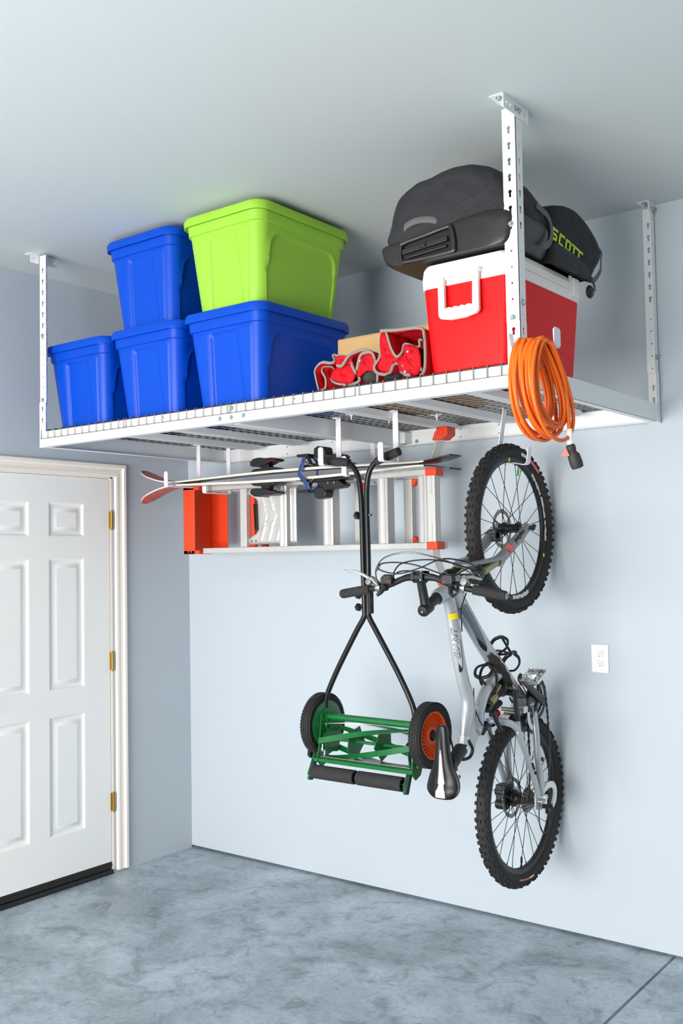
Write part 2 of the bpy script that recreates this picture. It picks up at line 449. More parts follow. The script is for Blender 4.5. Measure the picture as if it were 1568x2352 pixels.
# ================================================================ RACK
RX0, RX1, RY0, RY1, RZ0, RZ1 = .295, 2.732, -1.212, -.006, 2.137, 2.209
DECK = 2.2155
def keyhole(c, r=.0062, s=.0042, up=1):
    pts = []
    for k in range(13):
        a = -PI*.30 + (PI*1.6) * k / 12; pts.append((r*math.cos(a), c + r*math.sin(a)))
    pts += [(-s, c - .018), (s, c - .018)]
    return pts
def circ(cx, cy, r, n=10): return [(cx + r*math.cos(2*PI*k/n), cy + r*math.sin(2*PI*k/n)) for k in range(n)]
def bolt(mb, p, ax, r=.0065, h=.006):
    mb.lathe([(r*1.5, 0), (r*1.5, .0012), (r, .0014), (r, h*.7), (r*.75, h), (0, h)], p, ax, 12)
def rack():
    t = thing('ceiling_storage_rack', ((RX0+RX1)/2, (RY0+RY1)/2, RZ0), 'white steel overhead storage rack with wire deck hanging from the garage ceiling', 'storage rack')
    # long rails: L section, split in two halves joined at the middle
    for y, s, nm in ((RY0, 1, 'front'), (RY1, -1, 'rear')):
        for (xa, xb) in ((RX0, 1.50), (1.50, RX1)):
            mb = MB()
            hl = []
            xs = [.75, 1.05] if xa < 1 else [2.0, 1.66+.14]
            if s == 1: xs = [.79, 1.115] if xa < 1 else [1.815, 2.16]
            for hx in xs:
                for hz in (.021, .058): hl.append(circ(hx, hz, .0035, 8))
            mb.plate([(xa, 0), (xb, 0), (xb, .072), (xa, .072)], hl, (0, y, RZ0), (1, 0, 0), (0, 0, 1), (0, .002*s, 0))
            if s == 1:
                mb.add([(xa, y-.0015, RZ0+.036), (xb, y-.0015, RZ0+.036), (xb, y-.003, RZ0), (xa, y-.003, RZ0), (xa, y+.001, RZ0), (xb, y+.001, RZ0), (xb, y+.001, RZ0+.036), (xa, y+.001, RZ0+.036)],
                       [(0,1,2,3), (3,2,5,4), (0,3,4,7), (1,2,5,6)])
            mb.box((xa, min(y, y+.03*s), RZ0), (xb, max(y, y+.03*s), RZ0+.002))
            mb.box((xa, min(y, y+.012*s), RZ1-.002), (xb, max(y, y+.012*s), RZ1))
            mb.build(nm + '_rail', M_white, t, smooth=0)
    for x, s in ((RX0, 1), (RX1, -1)):
        mb = MB(); mb.box((min(x, x+.002*s), RY0+.003, RZ0), (max(x, x+.002*s), RY1-.003, RZ1)); mb.box((min(x, x+.03*s), RY0+.03, RZ0+.0005), (max(x, x+.03*s), RY1-.03, RZ0+.002))
        mb.build('side_rail', M_white, t, smooth=0)
    # centre support: two deep angles back to back
    mb = MB(); mb.box((1.496, RY0+.003, RZ0+.001), (1.4985, RY1-.003, RZ1)); mb.box((1.5005, RY0+.003, RZ0+.001), (1.503, RY1-.003, RZ1))
    mb.box((1.462, RY0+.05, RZ0+.0005), (1.4985, RY1-.03, RZ0+.0025)); mb.box((1.49, RY1-.06, RZ0+.01), (1.53, RY1-.0035, RZ1-.01))
    mb.build('centre_beam', M_white, t, smooth=0)
    # cross bars: shallow channel, pinched at the ends
    for x in (.6, .9, 1.2, 1.8, 2.1, 2.4):
        rs = []
        for y, w, z in ((RY0+.004, .018, .022), (RY0+.012, .020, .022), (RY0+.06, .034, .001), (RY1-.10, .034, .001), (RY1-.035, .012, .016), (RY1-.005, .010, .022)):
            zb = 2.181 + z
            rs.append([(x-w, y, 2.2075), (x-w*.82, y, zb), (x+w*.82, y, zb), (x+w, y, 2.2075)])
        mb = MB(); mb.rings(rs); mb.build('cross_bar', M_white, t, smooth=20)
    # wire deck panels
    for a, b in ((.312, .893), (.878, 1.495), (1.482, 2.094), (2.112, 2.716)):
        mb = MB(); n = int(round((b-a)/.0485)); st = (b-a)/n
        for i in range(n + 1):
            x = a + i*st; z = DECK - .0024
            mb.tube([(x, RY0-.006, RZ1-.036), (x, RY0-.006, z), (x, RY1-.012, z), ], .0021, 5)
        m_ = int(round((RY1-RY0-.02)/.0505))
        for j in range(m_ + 1):
            y = RY0 + .006 + j * (RY1-RY0-.03)/m_
            mb.cyl((a-.002, y, DECK-.0052), (b+.002, y, DECK-.0052), .0021, 5)
        mb.cyl((a-.002, RY0-.0075, RZ1-.035), (b+.002, RY0-.0075, RZ1-.035), .0016, 5)
        mb.build('wire_deck', M_wire, t, smooth=60)
    # posts: two telescoped slotted angles
    posts = [(RX0+.0, RY0, 1, 1), (RX1, RY0, -1, 1), (RX1, RY1, -1, -1), (RX0, RY1, 1, -1)]
    for px, py, sx, sy in posts:
        wx, wy = (.047, .042)
        def angle(z0, z1, off, pitch0, key=True):
            mb = MB()
            hs = []; z = z0 + pitch0
            while z < z1 - .02:
                hs.append(z); z += .0508
            for (o, u, d, w) in (((px - sx*off, py - sy*(off), 0), (sx, 0, 0), (0, sy*.002, 0), wx), ((px - sx*off, py - sy*off, 0), (0, sy, 0), (sx*.002, 0, 0), wy)):
                hl = [[(a + w*.52, b) for a, b in (keyhole(h) if key else circ(0, h, .0035, 8))] for h in hs]
                mb.plate([(0, z0), (w, z0), (w, z1), (0, z1)], hl, o, u, (0, 0, 1), d)
            return mb
        up = angle(2.62, H-.012, 0.0, .03)
        up.build('post_upper', M_white, t, smooth=0)
        mid = angle(2.34, 2.6195, .0, .02, False); mid.build('post_overlap', M_white, t, smooth=0)
        lo = angle(RZ0-.002, 2.3395, .0022, .13 if py < -1 else .05)
        lo.build('post_lower', M_white, t, smooth=0)
        mb = MB()
        bolt(mb, (px + sx*.024, py - sy*.0024, 2.648), (0, -sy, 0)); bolt(mb, (px - sx*.0024, py + sy*.022, 2.40), (-sx, 0, 0)); bolt(mb, (px + sx*.024, py - sy*.0024, 2.352), (0, -sy, 0))
        mb.split('post_bolt', M_zinc, t)
        # ceiling bracket (L angle)
        mb = MB()
        q_ = -sx                                            # outward side
        a, b = (py - .045, py + .108) if (sy > 0 and sx > 0) else (py - .085*(1 if sy > 0 else .85), min(py + .082, -.002)); b = min(b, -.002)
        mb.plate([(a, H-.046), (b, H-.046), (b, H), (a, H)], [circ(a+.02, H-.024, .004), circ(a+.045, H-.024, .004), [(b-.03, H-.028), (b-.014, H-.028), (b-.014, H-.020), (b-.03, H-.020)]], (px+q_*.0022, 0, 0), (0, 1, 0), (0, 0, 1), (q_*.0025, 0, 0))
        hx = (px-.045, px+.004) if sx < 0 else (px-.048, px-.002)
        mb.box((hx[0], a, H-.0025), (hx[1], b, H-.0001)); bp = [((hx[0]+hx[1])/2, a+.022), ((hx[0]+hx[1])/2, b-.025)]
        bs = [((px+q_*.0048, py+sy*.018, H-.024), (q_, 0, 0)), ((px+q_*.0048, py-sy*.006, H-.024), (q_, 0, 0))] if sx < 0 else []
        br = mb.build('ceiling_bracket', M_white, t, smooth=0)
        mb = MB()
        for q in bp: bolt(mb, (q[0], q[1], H-.0026), (0, 0, -1), .0075, .008)
        for q, ax in bs: bolt(mb, q, ax, .006, .006)
        mb.split('lag_bolt', M_zinc, br)
    mb = MB()
    for x, z in ((1.438, RZ0+.020), (1.4985, RZ0+.020), (1.562, RZ0+.022), (1.5, RZ0+.056)): bolt(mb, (x, RY0-.0015, z), (0, -1, 0))
    for x, z in ((1.56, RZ0+.02), (1.52, RZ0+.055)): bolt(mb, (x, RY1-.0022, z), (0, -1, 0))
    mb.split('joint_bolt', M_zinc, t)
    for x, y in ((1.69, -.70), (1.93, -.42), (1.74, -.50), (1.79, -.26)):
        mb = MB(); mb.bar((x-.028, y, DECK-.012), (x+.028, y, DECK-.012), .013, .002); mb.cyl((x, y, DECK-.035), (x, y, DECK-.004), .003, 8); mb.lathe([(.008, 0), (.008, .005)], (x, y, DECK-.020), (0, 0, 1), 6)
        mb.build('deck_clamp', M_hook, t)
rack()

# ================================================================ STORAGE BINS
def bin_(x, y, z, m, label, w=.455, d=.665, h=.385, group='plastic totes with lids', yaw=0):
    t = thing('storage_tote', (x, y, z), label, 'storage bin', group)
    NP = 26; NH = 30
    def per():                                               # dense rounded-rectangle parameter list
        pts = []
        for i in range(NP): pts.append(('x', 1, i/NP))
        return pts
    def outline(W_, D_, r, off):
        pts = []
        hw, hd = W_/2, D_/2
        seg = []
        def line(p, q, n, nx, ny, key):
            for k in range(n):
                s = k/n; seg.append((p[0]+(q[0]-p[0])*s, p[1]+(q[1]-p[1])*s, nx, ny, key))
        def arc(cx, cy, a0, n):
            for k in range(n):
                a = a0 + PI/2*k/n; seg.append((cx+r*math.cos(a), cy+r*math.sin(a), math.cos(a), math.sin(a), None))
        line((hw, -hd+r), (hw, hd-r), 84, 1, 0, 'R'); arc(hw-r, hd-r, 0, 7)
        line((hw-r, hd), (-hw+r, hd), 40, 0, 1, 'B'); arc(-hw+r, hd-r, PI/2, 7)
        line((-hw, hd-r), (-hw, -hd+r), 84, -1, 0, 'L'); arc(-hw+r, -hd+r, PI, 7)
        line((-hw+r, -hd), (hw-r, -hd), 64, 0, -1, 'F'); arc(hw-r, -hd+r, 3*PI/2, 7)
        return seg
    rs = []
    hs = [0, .003, .008] + [.008 + (h*.80-.008)*k/44 for k in range(1, 45)] + [h*.805, h*.82, h*.825, h*.90]
    for i, hh in enumerate(hs):
        f = hh/h
        W_ = (w-.03) - .075*(1-f); D_ = (d-.03) - .080*(1-f); r = .052
        if hh > h*.803: W_ += .012; D_ += .012
        if i == 0: W_ -= .016; D_ -= .016
        if i == 1: W_ -= .006; D_ -= .006
        ring = []
        for px, py, nx, ny, key in outline(W_, D_, r, 0):
            off = 0
            if key in ('F', 'B') and i > 1:
                wm = .058 + .018*(1-f)
                off = -.010 * (1-sstep(wm, wm+.014, abs(px))) * (1-sstep(.735, .765, f))
                off += .004*sstep(wm+.010, wm+.03, abs(px)) * (1-sstep(.76, .8, f))
            if key in ('R', 'L') and i > 1:
                wm = .185 + .035*(1-f); rr_ = .045
                qx = abs(py)-(wm-rr_); qz = hh-(h*.70-rr_)
                e = math.hypot(max(qx, 0), max(qz, 0)) - rr_ if max(qx, qz) > 0 else max(qx, qz)-rr_
                off = -.006*(1-sstep(-.004, .006, e)) + .003*math.exp(-((e-.008)/.006)**2)
            ring.append((x+px+nx*off, y+py+ny*off, z+hh))
        rs.append(ring)
    mb = MB(); mb.rings(rs); mb.build('body', m, t, smooth=40)
    mb = MB(); rs = []
    for hh, g, r in ((h*.905, -.016, .05), (h*.905, .002, .06), (h*.895, .003, .06), (h*.895, .0065, .062), (h*.955, .0085, .064), (h*.985, .003, .062), (h*.99, -.004, .06), (h*.992, -.020, .05), (h*.978, -.026, .05), (h*.978, -.06, .03)):
        rs.append([(x+a, y+b, z+hh) for a, b in rrect(w+2*g-.012, d+2*g-.012, r, 8)])
    mb.rings(rs); lid = mb.build('lid', m, t, smooth=35)
    return t
BH = .398
FY = -1.168
def bins():
    g = 'blue plastic totes with lids'
    D = .60
    def yc(f): return f + D/2
    bin_(.470, yc(FY), DECK, M_blue, 'blue lidded storage tote standing alone at the left end of the rack deck', .446, D, BH, g)
    bin_(.930, yc(FY), DECK, M_blue, 'blue storage tote on the deck carrying another blue tote', .446, D, BH, g)
    bin_(1.392, yc(FY), DECK, M_blue, 'blue storage tote on the deck directly under the lime green tote', .450, D, BH, g)
    bin_(.905, yc(FY+.0), DECK+BH, M_blue, 'blue storage tote on top of another blue tote, left of the lime green one', .446, D, BH, g)
    bin_(1.392, yc(FY+.0), DECK+BH, M_green, 'lime green lidded storage tote on top of a blue tote near the ceiling', .450, D, BH, 'plastic tote in lime green')
bins()

# ================================================================ COOLER
def cooler():
    x0, x1, y0, y1, z = 2.352, 2.692, -1.192, -.655, DECK
    t = thing('cooler_box', ((x0+x1)/2, (y0+y1)/2, z), 'red hard cooler box with white lid and front handle on the rack deck', 'cooler')
    def ring(zz, ins, r): return [((x0+x1)/2+a, (y0+y1)/2+b, zz) for a, b in rrect(x1-x0-2*ins, y1-y0-2*ins, r, 7)]
    mb = MB(); mb.rings([ring(z, .034, .03), ring(z+.008, .022, .035), ring(z+.03, .018, .038), ring(z+.2, .008, .036), ring(z+.292, .003, .034)])
    mb.build('body', M_red, t, smooth=40)
    mb = MB(); mb.rings([ring(z+.286, .006, .034), ring(z+.286, -.001, .036), ring(z+.318, -.002, .036), ring(z+.319, .0005, .036), ring(z+.322, .0005, .036), ring(z+.323, -.002, .036), ring(z+.352, .001, .036), ring(z+.366, .008, .034), ring(z+.372, .022, .03)])
    mb.build('lid', M_cwhite, t, smooth=40)
    # bail handle with a finger-grooved grip on the narrow front
    hx0, hx1, zt, zb = 2.436, 2.588, z+.322, z+.178
    yh = y0 - .013
    outer = [(hx0, zt-.03), (hx0+.002, zb+.012), (hx0+.02, zb-.006), (hx0+.075, zb-.016), (hx1-.02, zb-.008), (hx1-.002, zb+.012), (hx1, zt-.03), (hx1-.004, zt-.02)]
    outer = [(hx0, zt), (hx0+.001, zb+.006), (hx0+.008, zb-.004), (hx0+.045, zb-.012), (hx0+.10, zb-.012), (hx1-.010, zb-.004), (hx1-.001, zb+.006), (hx1, zt)]
    inner = [(hx0+.022, zt-.012), (hx0+.024, zb+.030)]
    n = 24
    for k in range(n+1):
        s = k/n; inner.append((hx0+.026+(hx1-hx0-.052)*s, zb+.026+.004*abs(math.sin(s*PI*4))))
    inner += [(hx1-.024, zb+.030), (hx1-.022, zt-.012)]
    mb = MB(); mb.plate(outer, [inner], (0, yh-.008, 0), (1, 0, 0), (0, 0, 1), (0, .013, 0))
    mb.cyl((hx0-.004, yh+.004, zt-.008), (hx1+.004, yh+.004, zt-.008), .007, 12)
    mb.box((hx0+.02, y0-.010, zt-.020), (hx1-.02, y0+.004, zt+.002))
    mb.build('handle', M_cwhite, t, bev=.003, smooth=40)
    mb = MB(); mb.box((x1-.002, y1-.082, z+.300), (x1+.010, y1-.036, z+.366)); mb.box((x1-.004, y1-.10, z+.296), (x1+.004, y1-.078, z+.372))
    mb.build('latch', M_cwhite, t, bev=.003)
    mb = MB(); mb.box((x1-.001, y0+.06, z+.3195), (x1+.0035, y1-.10, z+.346)); mb.build('lid_lip', M_cwhite, t, bev=.002)
cooler()

# ================================================================ CARDBOARD BOX
def carton():
    x0, x1, y0, y1, z0, z1 = 1.702, 2.16, -.80, -.42, DECK, 2.493
    t = thing('cardboard_box', ((x0+x1)/2, (y0+y1)/2, z0), 'brown cardboard carton standing behind the red tool bags on the deck', 'box')
    mb = MB(); mb.box((x0, y0, z0), (x1, y1, z1-.002)); mb.build('carton_body', M_card, t, bev=.002)
    mb = MB(); mb.box((x0+.001, y0+.001, z1-.0018), (x1-.001, (y0+y1)/2-.002, z1+.0012)); mb.build('flap', M_card, t)
    mb = MB(); mb.box((x0+.001, (y0+y1)/2+.002, z1-.0018), (x1-.001, y1-.001, z1+.0012)); mb.build('flap', M_card, t)
    mb = MB(); mb.box((x0+.20, y0-.0006, z0+.01), (x0+.25, y0-.0001, z1-.01)); mb.build('tape', M_tape, t)
carton()

# ================================================================ RED TOOL BAGS
def wavy_bag(name, sheets, label, studs, y0=-1.165, depth=.26, panels=(), shrink=.72):
    allp = [p for s_ in sheets for p in s_]
    cx = sum(p[0] for p in allp)/len(allp); cz = sum(p[1] for p in allp)/len(allp)
    t = thing(name, (cx, y0+depth/2, DECK), label, 'tool bag', 'red tool bags with grey binding')
    fab = MB(); trim = MB()
    for si, sh in enumerate(sheets):
        P = smooth_path([(p[0], 0, p[1]) for p in sh], 4)
        rs = []
        NB = 9
        for j in range(NB+1):
            s = j/NB; k = 1-(1-shrink)*s
            ring = []
            for i, p in enumerate(P):
                wob = .006*math.sin(i*.9+j*1.3+si)*s + .004*math.sin(i*.37-j*2.1)*s
                zz = max(DECK+.004, cz-.02 + (p.z-cz+.02)*k + wob)
                ring.append((cx + (p.x-cx)*k + .02*s + wob, y0 + depth*s + .012*math.sin(i*.25+si*2)*(1-s), zz))
            rs.append(ring)
        fab.rings(rs, cap=False, wrap=False)
        trim.tube([(r[0], r[1]-.002, r[2]) for r in rs[0]], .0048, 6, flat=(1.15, .8))
    for poly, dy in panels:
        Q = smooth_path([(p[0], 0, p[1]) for p in poly], 3, closed=True)
        ccx = sum(q.x for q in Q)/len(Q); ccz = sum(q.z for q in Q)/len(Q); rs = []
        for k_ in range(6):
            f_ = 1-k_/5; b_ = math.sin((1-f_)*PI/2)
            rs.append([(ccx+(q.x-ccx)*max(f_, .03), y0+.004-dy*.45*b_+.003*math.sin(q.x*70+q.z*110)*b_, ccz+(q.z-ccz)*max(f_, .03)) for q in Q])
        fab.rings(rs, cap=False); n_ = len(fab.v); m_ = len(Q); fab.f.append(list(range(n_-m_, n_))); fab.m.append(0)
    b = fab.build('bag_body', M_rfab, t, smooth=60, solid=.005)
    trim.build('edge_binding', M_gfab, t, smooth=60)
    for sx, sy, sz in studs:
        mb = MB(); mb.lathe([(.005, 0), (.0045, .002), (.002, .0035), (0, .0038)], (sx, sy, sz), (.35, -1, .1), 12); mb.build('snap_stud', M_chrome, t)
    return t
def tool_bags():
    z0 = DECK + .007
    A = [[(1.892, z0), (1.872, 2.270), (1.867, 2.298), (1.888, 2.314), (1.920, 2.321), (1.956, 2.313), (1.971, 2.320), (1.955, 2.344), (1.972, 2.340), (2.033, 2.329)],
         [(1.892, z0), (1.922, z0+.006), (1.932, 2.260), (1.918, 2.288), (1.924, 2.304), (1.948, 2.303), (1.956, 2.288), (1.948, 2.256), (1.982, 2.236), (2.028, z0+.002)],
         [(1.985, 2.300), (2.010, 2.297), (2.034, 2.329), (2.062, 2.343), (2.091, 2.346), (2.128, 2.333), (2.150, 2.300)],
         [(2.028, z0+.002), (2.040, z0+.006), (2.068, 2.240), (2.064, 2.274), (2.085, 2.318), (2.110, 2.328), (2.140, 2.322), (2.150, 2.27), (2.145, z0)],
         [(2.033, 2.329), (2.040, 2.300), (2.066, 2.262)]]
    t = wavy_bag('tool_bag', A, 'crumpled red tool bag with grey piping, the left one beside the blue totes', [(2.102, -1.196, 2.300)], -1.165, .24,
        panels=[([(1.956, 2.288), (1.948, 2.256), (1.982, 2.236), (2.028, z0+.002), (2.060, 2.262), (2.040, 2.296), (2.0, 2.300)], .016), ([(2.070, 2.250), (2.064, 2.274), (2.085, 2.318), (2.110, 2.328), (2.140, 2.318), (2.146, 2.265), (2.110, 2.268)], .018), ([(1.972, 2.306), (1.966, 2.336), (2.033, 2.328), (2.036, 2.302)], .008)])
    mb = MB(); mb.ball((2.095, -1.085, DECK+.045), .047, 16, 10, (1, 1.5, .95)); mb.build('mesh_pocket', M_mesh, t)
    B = [[(2.195, 2.392), (2.175, 2.398), (2.165, 2.375), (2.166, 2.308), (2.150, 2.275), (2.165, 2.250), (2.208, 2.243), (2.222, 2.276), (2.240, 2.273), (2.256, 2.240), (2.298, z0+.004)],
         [(2.175, 2.398), (2.195, 2.392), (2.222, 2.330), (2.246, 2.296), (2.264, 2.310), (2.270, 2.340), (2.322, 2.322), (2.330, 2.345), (2.345, 2.34)],
         [(2.180, 2.396), (2.25, 2.388), (2.335, 2.384), (2.348, 2.36), (2.346, 2.25), (2.33, z0)],
         [(2.262, 2.262), (2.285, 2.275), (2.318, 2.262), (2.335, 2.24)]]
    wavy_bag('tool_bag', B, 'tall crumpled red tool bag with grey piping, leaning against the red cooler', [(2.300, -1.192, 2.305), (2.290, -1.196, 2.238)], -1.168, .26, shrink=.80,
        panels=[([(2.192, 2.388), (2.176, 2.393), (2.168, 2.37), (2.168, 2.308), (2.154, 2.275), (2.168, 2.252), (2.206, 2.246), (2.222, 2.278), (2.246, 2.290), (2.222, 2.330)], .014), ([(2.240, 2.276), (2.250, 2.294), (2.266, 2.308), (2.272, 2.336), (2.322, 2.319), (2.334, 2.27), (2.325, 2.23), (2.298, z0+.006), (2.256, 2.242)], .022)])
    mb = MB(); mb.ball((2.215, -1.178, DECK+.013), .012, 12, 8, (1.9, 1.3, 1)); mb.ball((2.245, -1.180, DECK+.012), .011, 12, 8, (1.9, 1.2, 1))
    o = mb.build('work_glove', M_bagd); tag(o, 'bundled dark fabric lying under the tall red tool bag', 'glove')
tool_bags()

# ================================================================ BLACK BAGS
LIDZ = DECK + .3725
def blob_bag(sil, ya, yb, nslice, mb, axis='x', power=2.6, bottom=None, wob=.004, seed=0, kmin=.72):
    """sil: closed outline (a,z); slices along the other horizontal axis; pillow-like taper"""
    P = smooth_path([(p[0], 0, p[1]) for p in sil], 5, closed=True)
    ca = (max(p.x for p in P)+min(p.x for p in P))/2; zb = min(p.z for p in P); zc = (max(p.z for p in P)+zb)/2
    rs = []
    for j in range(nslice+1):
        s = -1 + 2*j/nslice
        s2 = math.sin(s*PI/2)
        k = max(.05, (1-abs(s2)**power)**(1/power))
        q = (ya+yb)/2 + (yb-ya)/2*s2
        ring = []
        for i, p in enumerate(P):
            a = 2*PI*i/len(P)
            w_ = wob*math.sin(3*a+s*5+seed)+wob*.8*math.sin(7*a-s*9+seed*2)+wob*.5*math.sin(13*a+s*17)
            kk = kmin+(1-kmin)*k if abs(s2) < .995 else kmin-.08
            A_ = ca + (p.x-ca)*kk*(1+w_*2); Z_ = zc + (p.z-zc)*(kk*(1+w_*2))
            if p.z < zc: Z_ = zc + (p.z-zc)*1.0
            if bottom is not None: Z_ = bottom(A_, q, Z_)
            ring.append((A_, q, Z_) if axis == 'x' else (q, A_, Z_))
        rs.append(ring)
    mb.rings(rs); return rs
def roller_bag():
    t = thing('roller_duffel', (2.45, -1.0, LIDZ), 'large black wheeled duffel bag with hard shell handle base, on top of the cooler', 'duffel bag')
    bot = lambda a, q, z: max(z, LIDZ+.004) if a > 2.335 else max(z, LIDZ+.004 - (2.335-a)*.0)
    sil = [(2.212, 2.690), (2.226, 2.745), (2.252, 2.808), (2.292, 2.850), (2.350, 2.872), (2.405, 2.880), (2.470, 2.894), (2.550, 2.890), (2.625, 2.862), (2.675, 2.820), (2.710, 2.762), (2.726, 2.70), (2.70, 2.66), (2.55, 2.655), (2.38, 2.65), (2.25, 2.655)]
    mb = MB(); blob_bag(sil, -1.215, -.955, 18, mb, power=3.2, bottom=bot, wob=.006, seed=1)
    # broad folds on the front
    mb.build('bag_body', M_bag, t, smooth=70)
    shell = [(2.204, 2.672), (2.204, 2.640), (2.222, 2.610), (2.262, 2.590), (2.36, 2.578), (2.5, 2.578), (2.66, 2.580), (2.712, 2.60), (2.727, 2.64), (2.727, 2.690), (2.66, 2.714), (2.54, 2.708), (2.43, 2.690), (2.30, 2.676)]
    mb = MB(); blob_bag(shell, -1.225, -.950, 18, mb, power=4, bottom=bot, wob=.001, seed=2)
    sh = mb.build('hard_shell', M_bags, t, smooth=60)
    # recessed pull-handle cup
    yf = -1.229
    def P3(a, b, y): return (2.306 + a*.205 , y, 2.606 + b*.072 + a*.004)
    mb = MB()
    cup = [(0, .05), (0, .62), (.06, .78), (.5, .90), (.86, 1.0), (.96, .9), (1.0, .0), (.9, -.16), (.1, -.12)]
    P = smooth_path([P3(a, b, yf-.002) for a, b in cup], 5, closed=True)
    mb.tube(P, .008, 8, closed=True, flat=(1, .9)); mb.build('handle_cup_rim', M_bags, sh)
    mb = MB(); mb.prism([(2.312, 2.610), (2.312, 2.640), (2.335, 2.656), (2.485, 2.672), (2.500, 2.665), (2.505, 2.605), (2.485, 2.598), (2.33, 2.600)], (0, yf+.010, 0), (1, 0, 0), (0, 0, 1), (0, -.008, 0)); mb.build('handle_cup', M_bagd, sh)
    mb = MB(); mb.bar((2.316, yf-.006, 2.630), (2.492, yf-.006, 2.642), .012, .018); mb.bar((2.385, yf-.013, 2.635), (2.412, yf-.013, 2.637), .01, .013)
    mb.bar((2.33, yf-.004, 2.609), (2.488, yf-.004, 2.619), .012, .009)
    mb.build('pull_handle', M_black, sh, bev=.003)
    # side grab strap, zips, toggles
    mb = MB(); mb.tube(smooth_path([(2.300, -1.205, 2.706), (2.318, -1.216, 2.724), (2.365, -1.220, 2.732), (2.42, -1.216, 2.724), (2.465, -1.206, 2.700)], 6), .011, 8, flat=(1, .25), up=(0, 0, 1)); mb.build('grab_strap', M_strap, t)
    mb = MB(); mb.tube(smooth_path([(2.330, -1.212, 2.752), (2.36, -1.202, 2.795), (2.39, -1.175, 2.838), (2.42, -1.14, 2.862), (2.48, -1.11, 2.882), (2.54, -1.11, 2.882), (2.60, -1.12, 2.868), (2.618, -1.14, 2.84)], 6), .0042, 6); mb.build('zip', M_bagd, t)
    mb = MB()
    for pts in ([(2.525, -1.212, 2.712), (2.535, -1.208, 2.77), (2.560, -1.186, 2.825), (2.565, -1.165, 2.852)], [(2.57, -1.206, 2.735), (2.58, -1.198, 2.785), (2.592, -1.176, 2.83)], [(2.33, -1.210, 2.715), (2.305, -1.196, 2.77), (2.318, -1.16, 2.82)]):
        mb.tube(smooth_path(pts, 6), [.002+.004*math.sin(PI*min(1, i/(6*(len(pts)-1)))) for i in range(6*(len(pts)-1)+1)], 6)
    mb.split('fabric_fold', M_bag, t, smooth=60)
    mb = MB(); mb.tube(smooth_path([(2.216, -1.10, 2.712), (2.203, -1.125, 2.695), (2.198, -1.135, 2.658), (2.204, -1.14, 2.628)], 6), .0035, 6); mb.ball((2.210, -1.11, 2.708), .008, 8, 6); mb.build('zip_cord', M_black, t)
    mb = MB(); mb.ball((2.198, -1.139, 2.660), .005, 8, 6, (1, 1, 1.3)); mb.ball((2.204, -1.143, 2.627), .0035, 8, 6); mb.cyl((2.345, -1.198, 2.812), (2.345, -1.200, 2.826), .0022, 6); mb.split('zip_toggle', M_lime, t)
roller_bag()

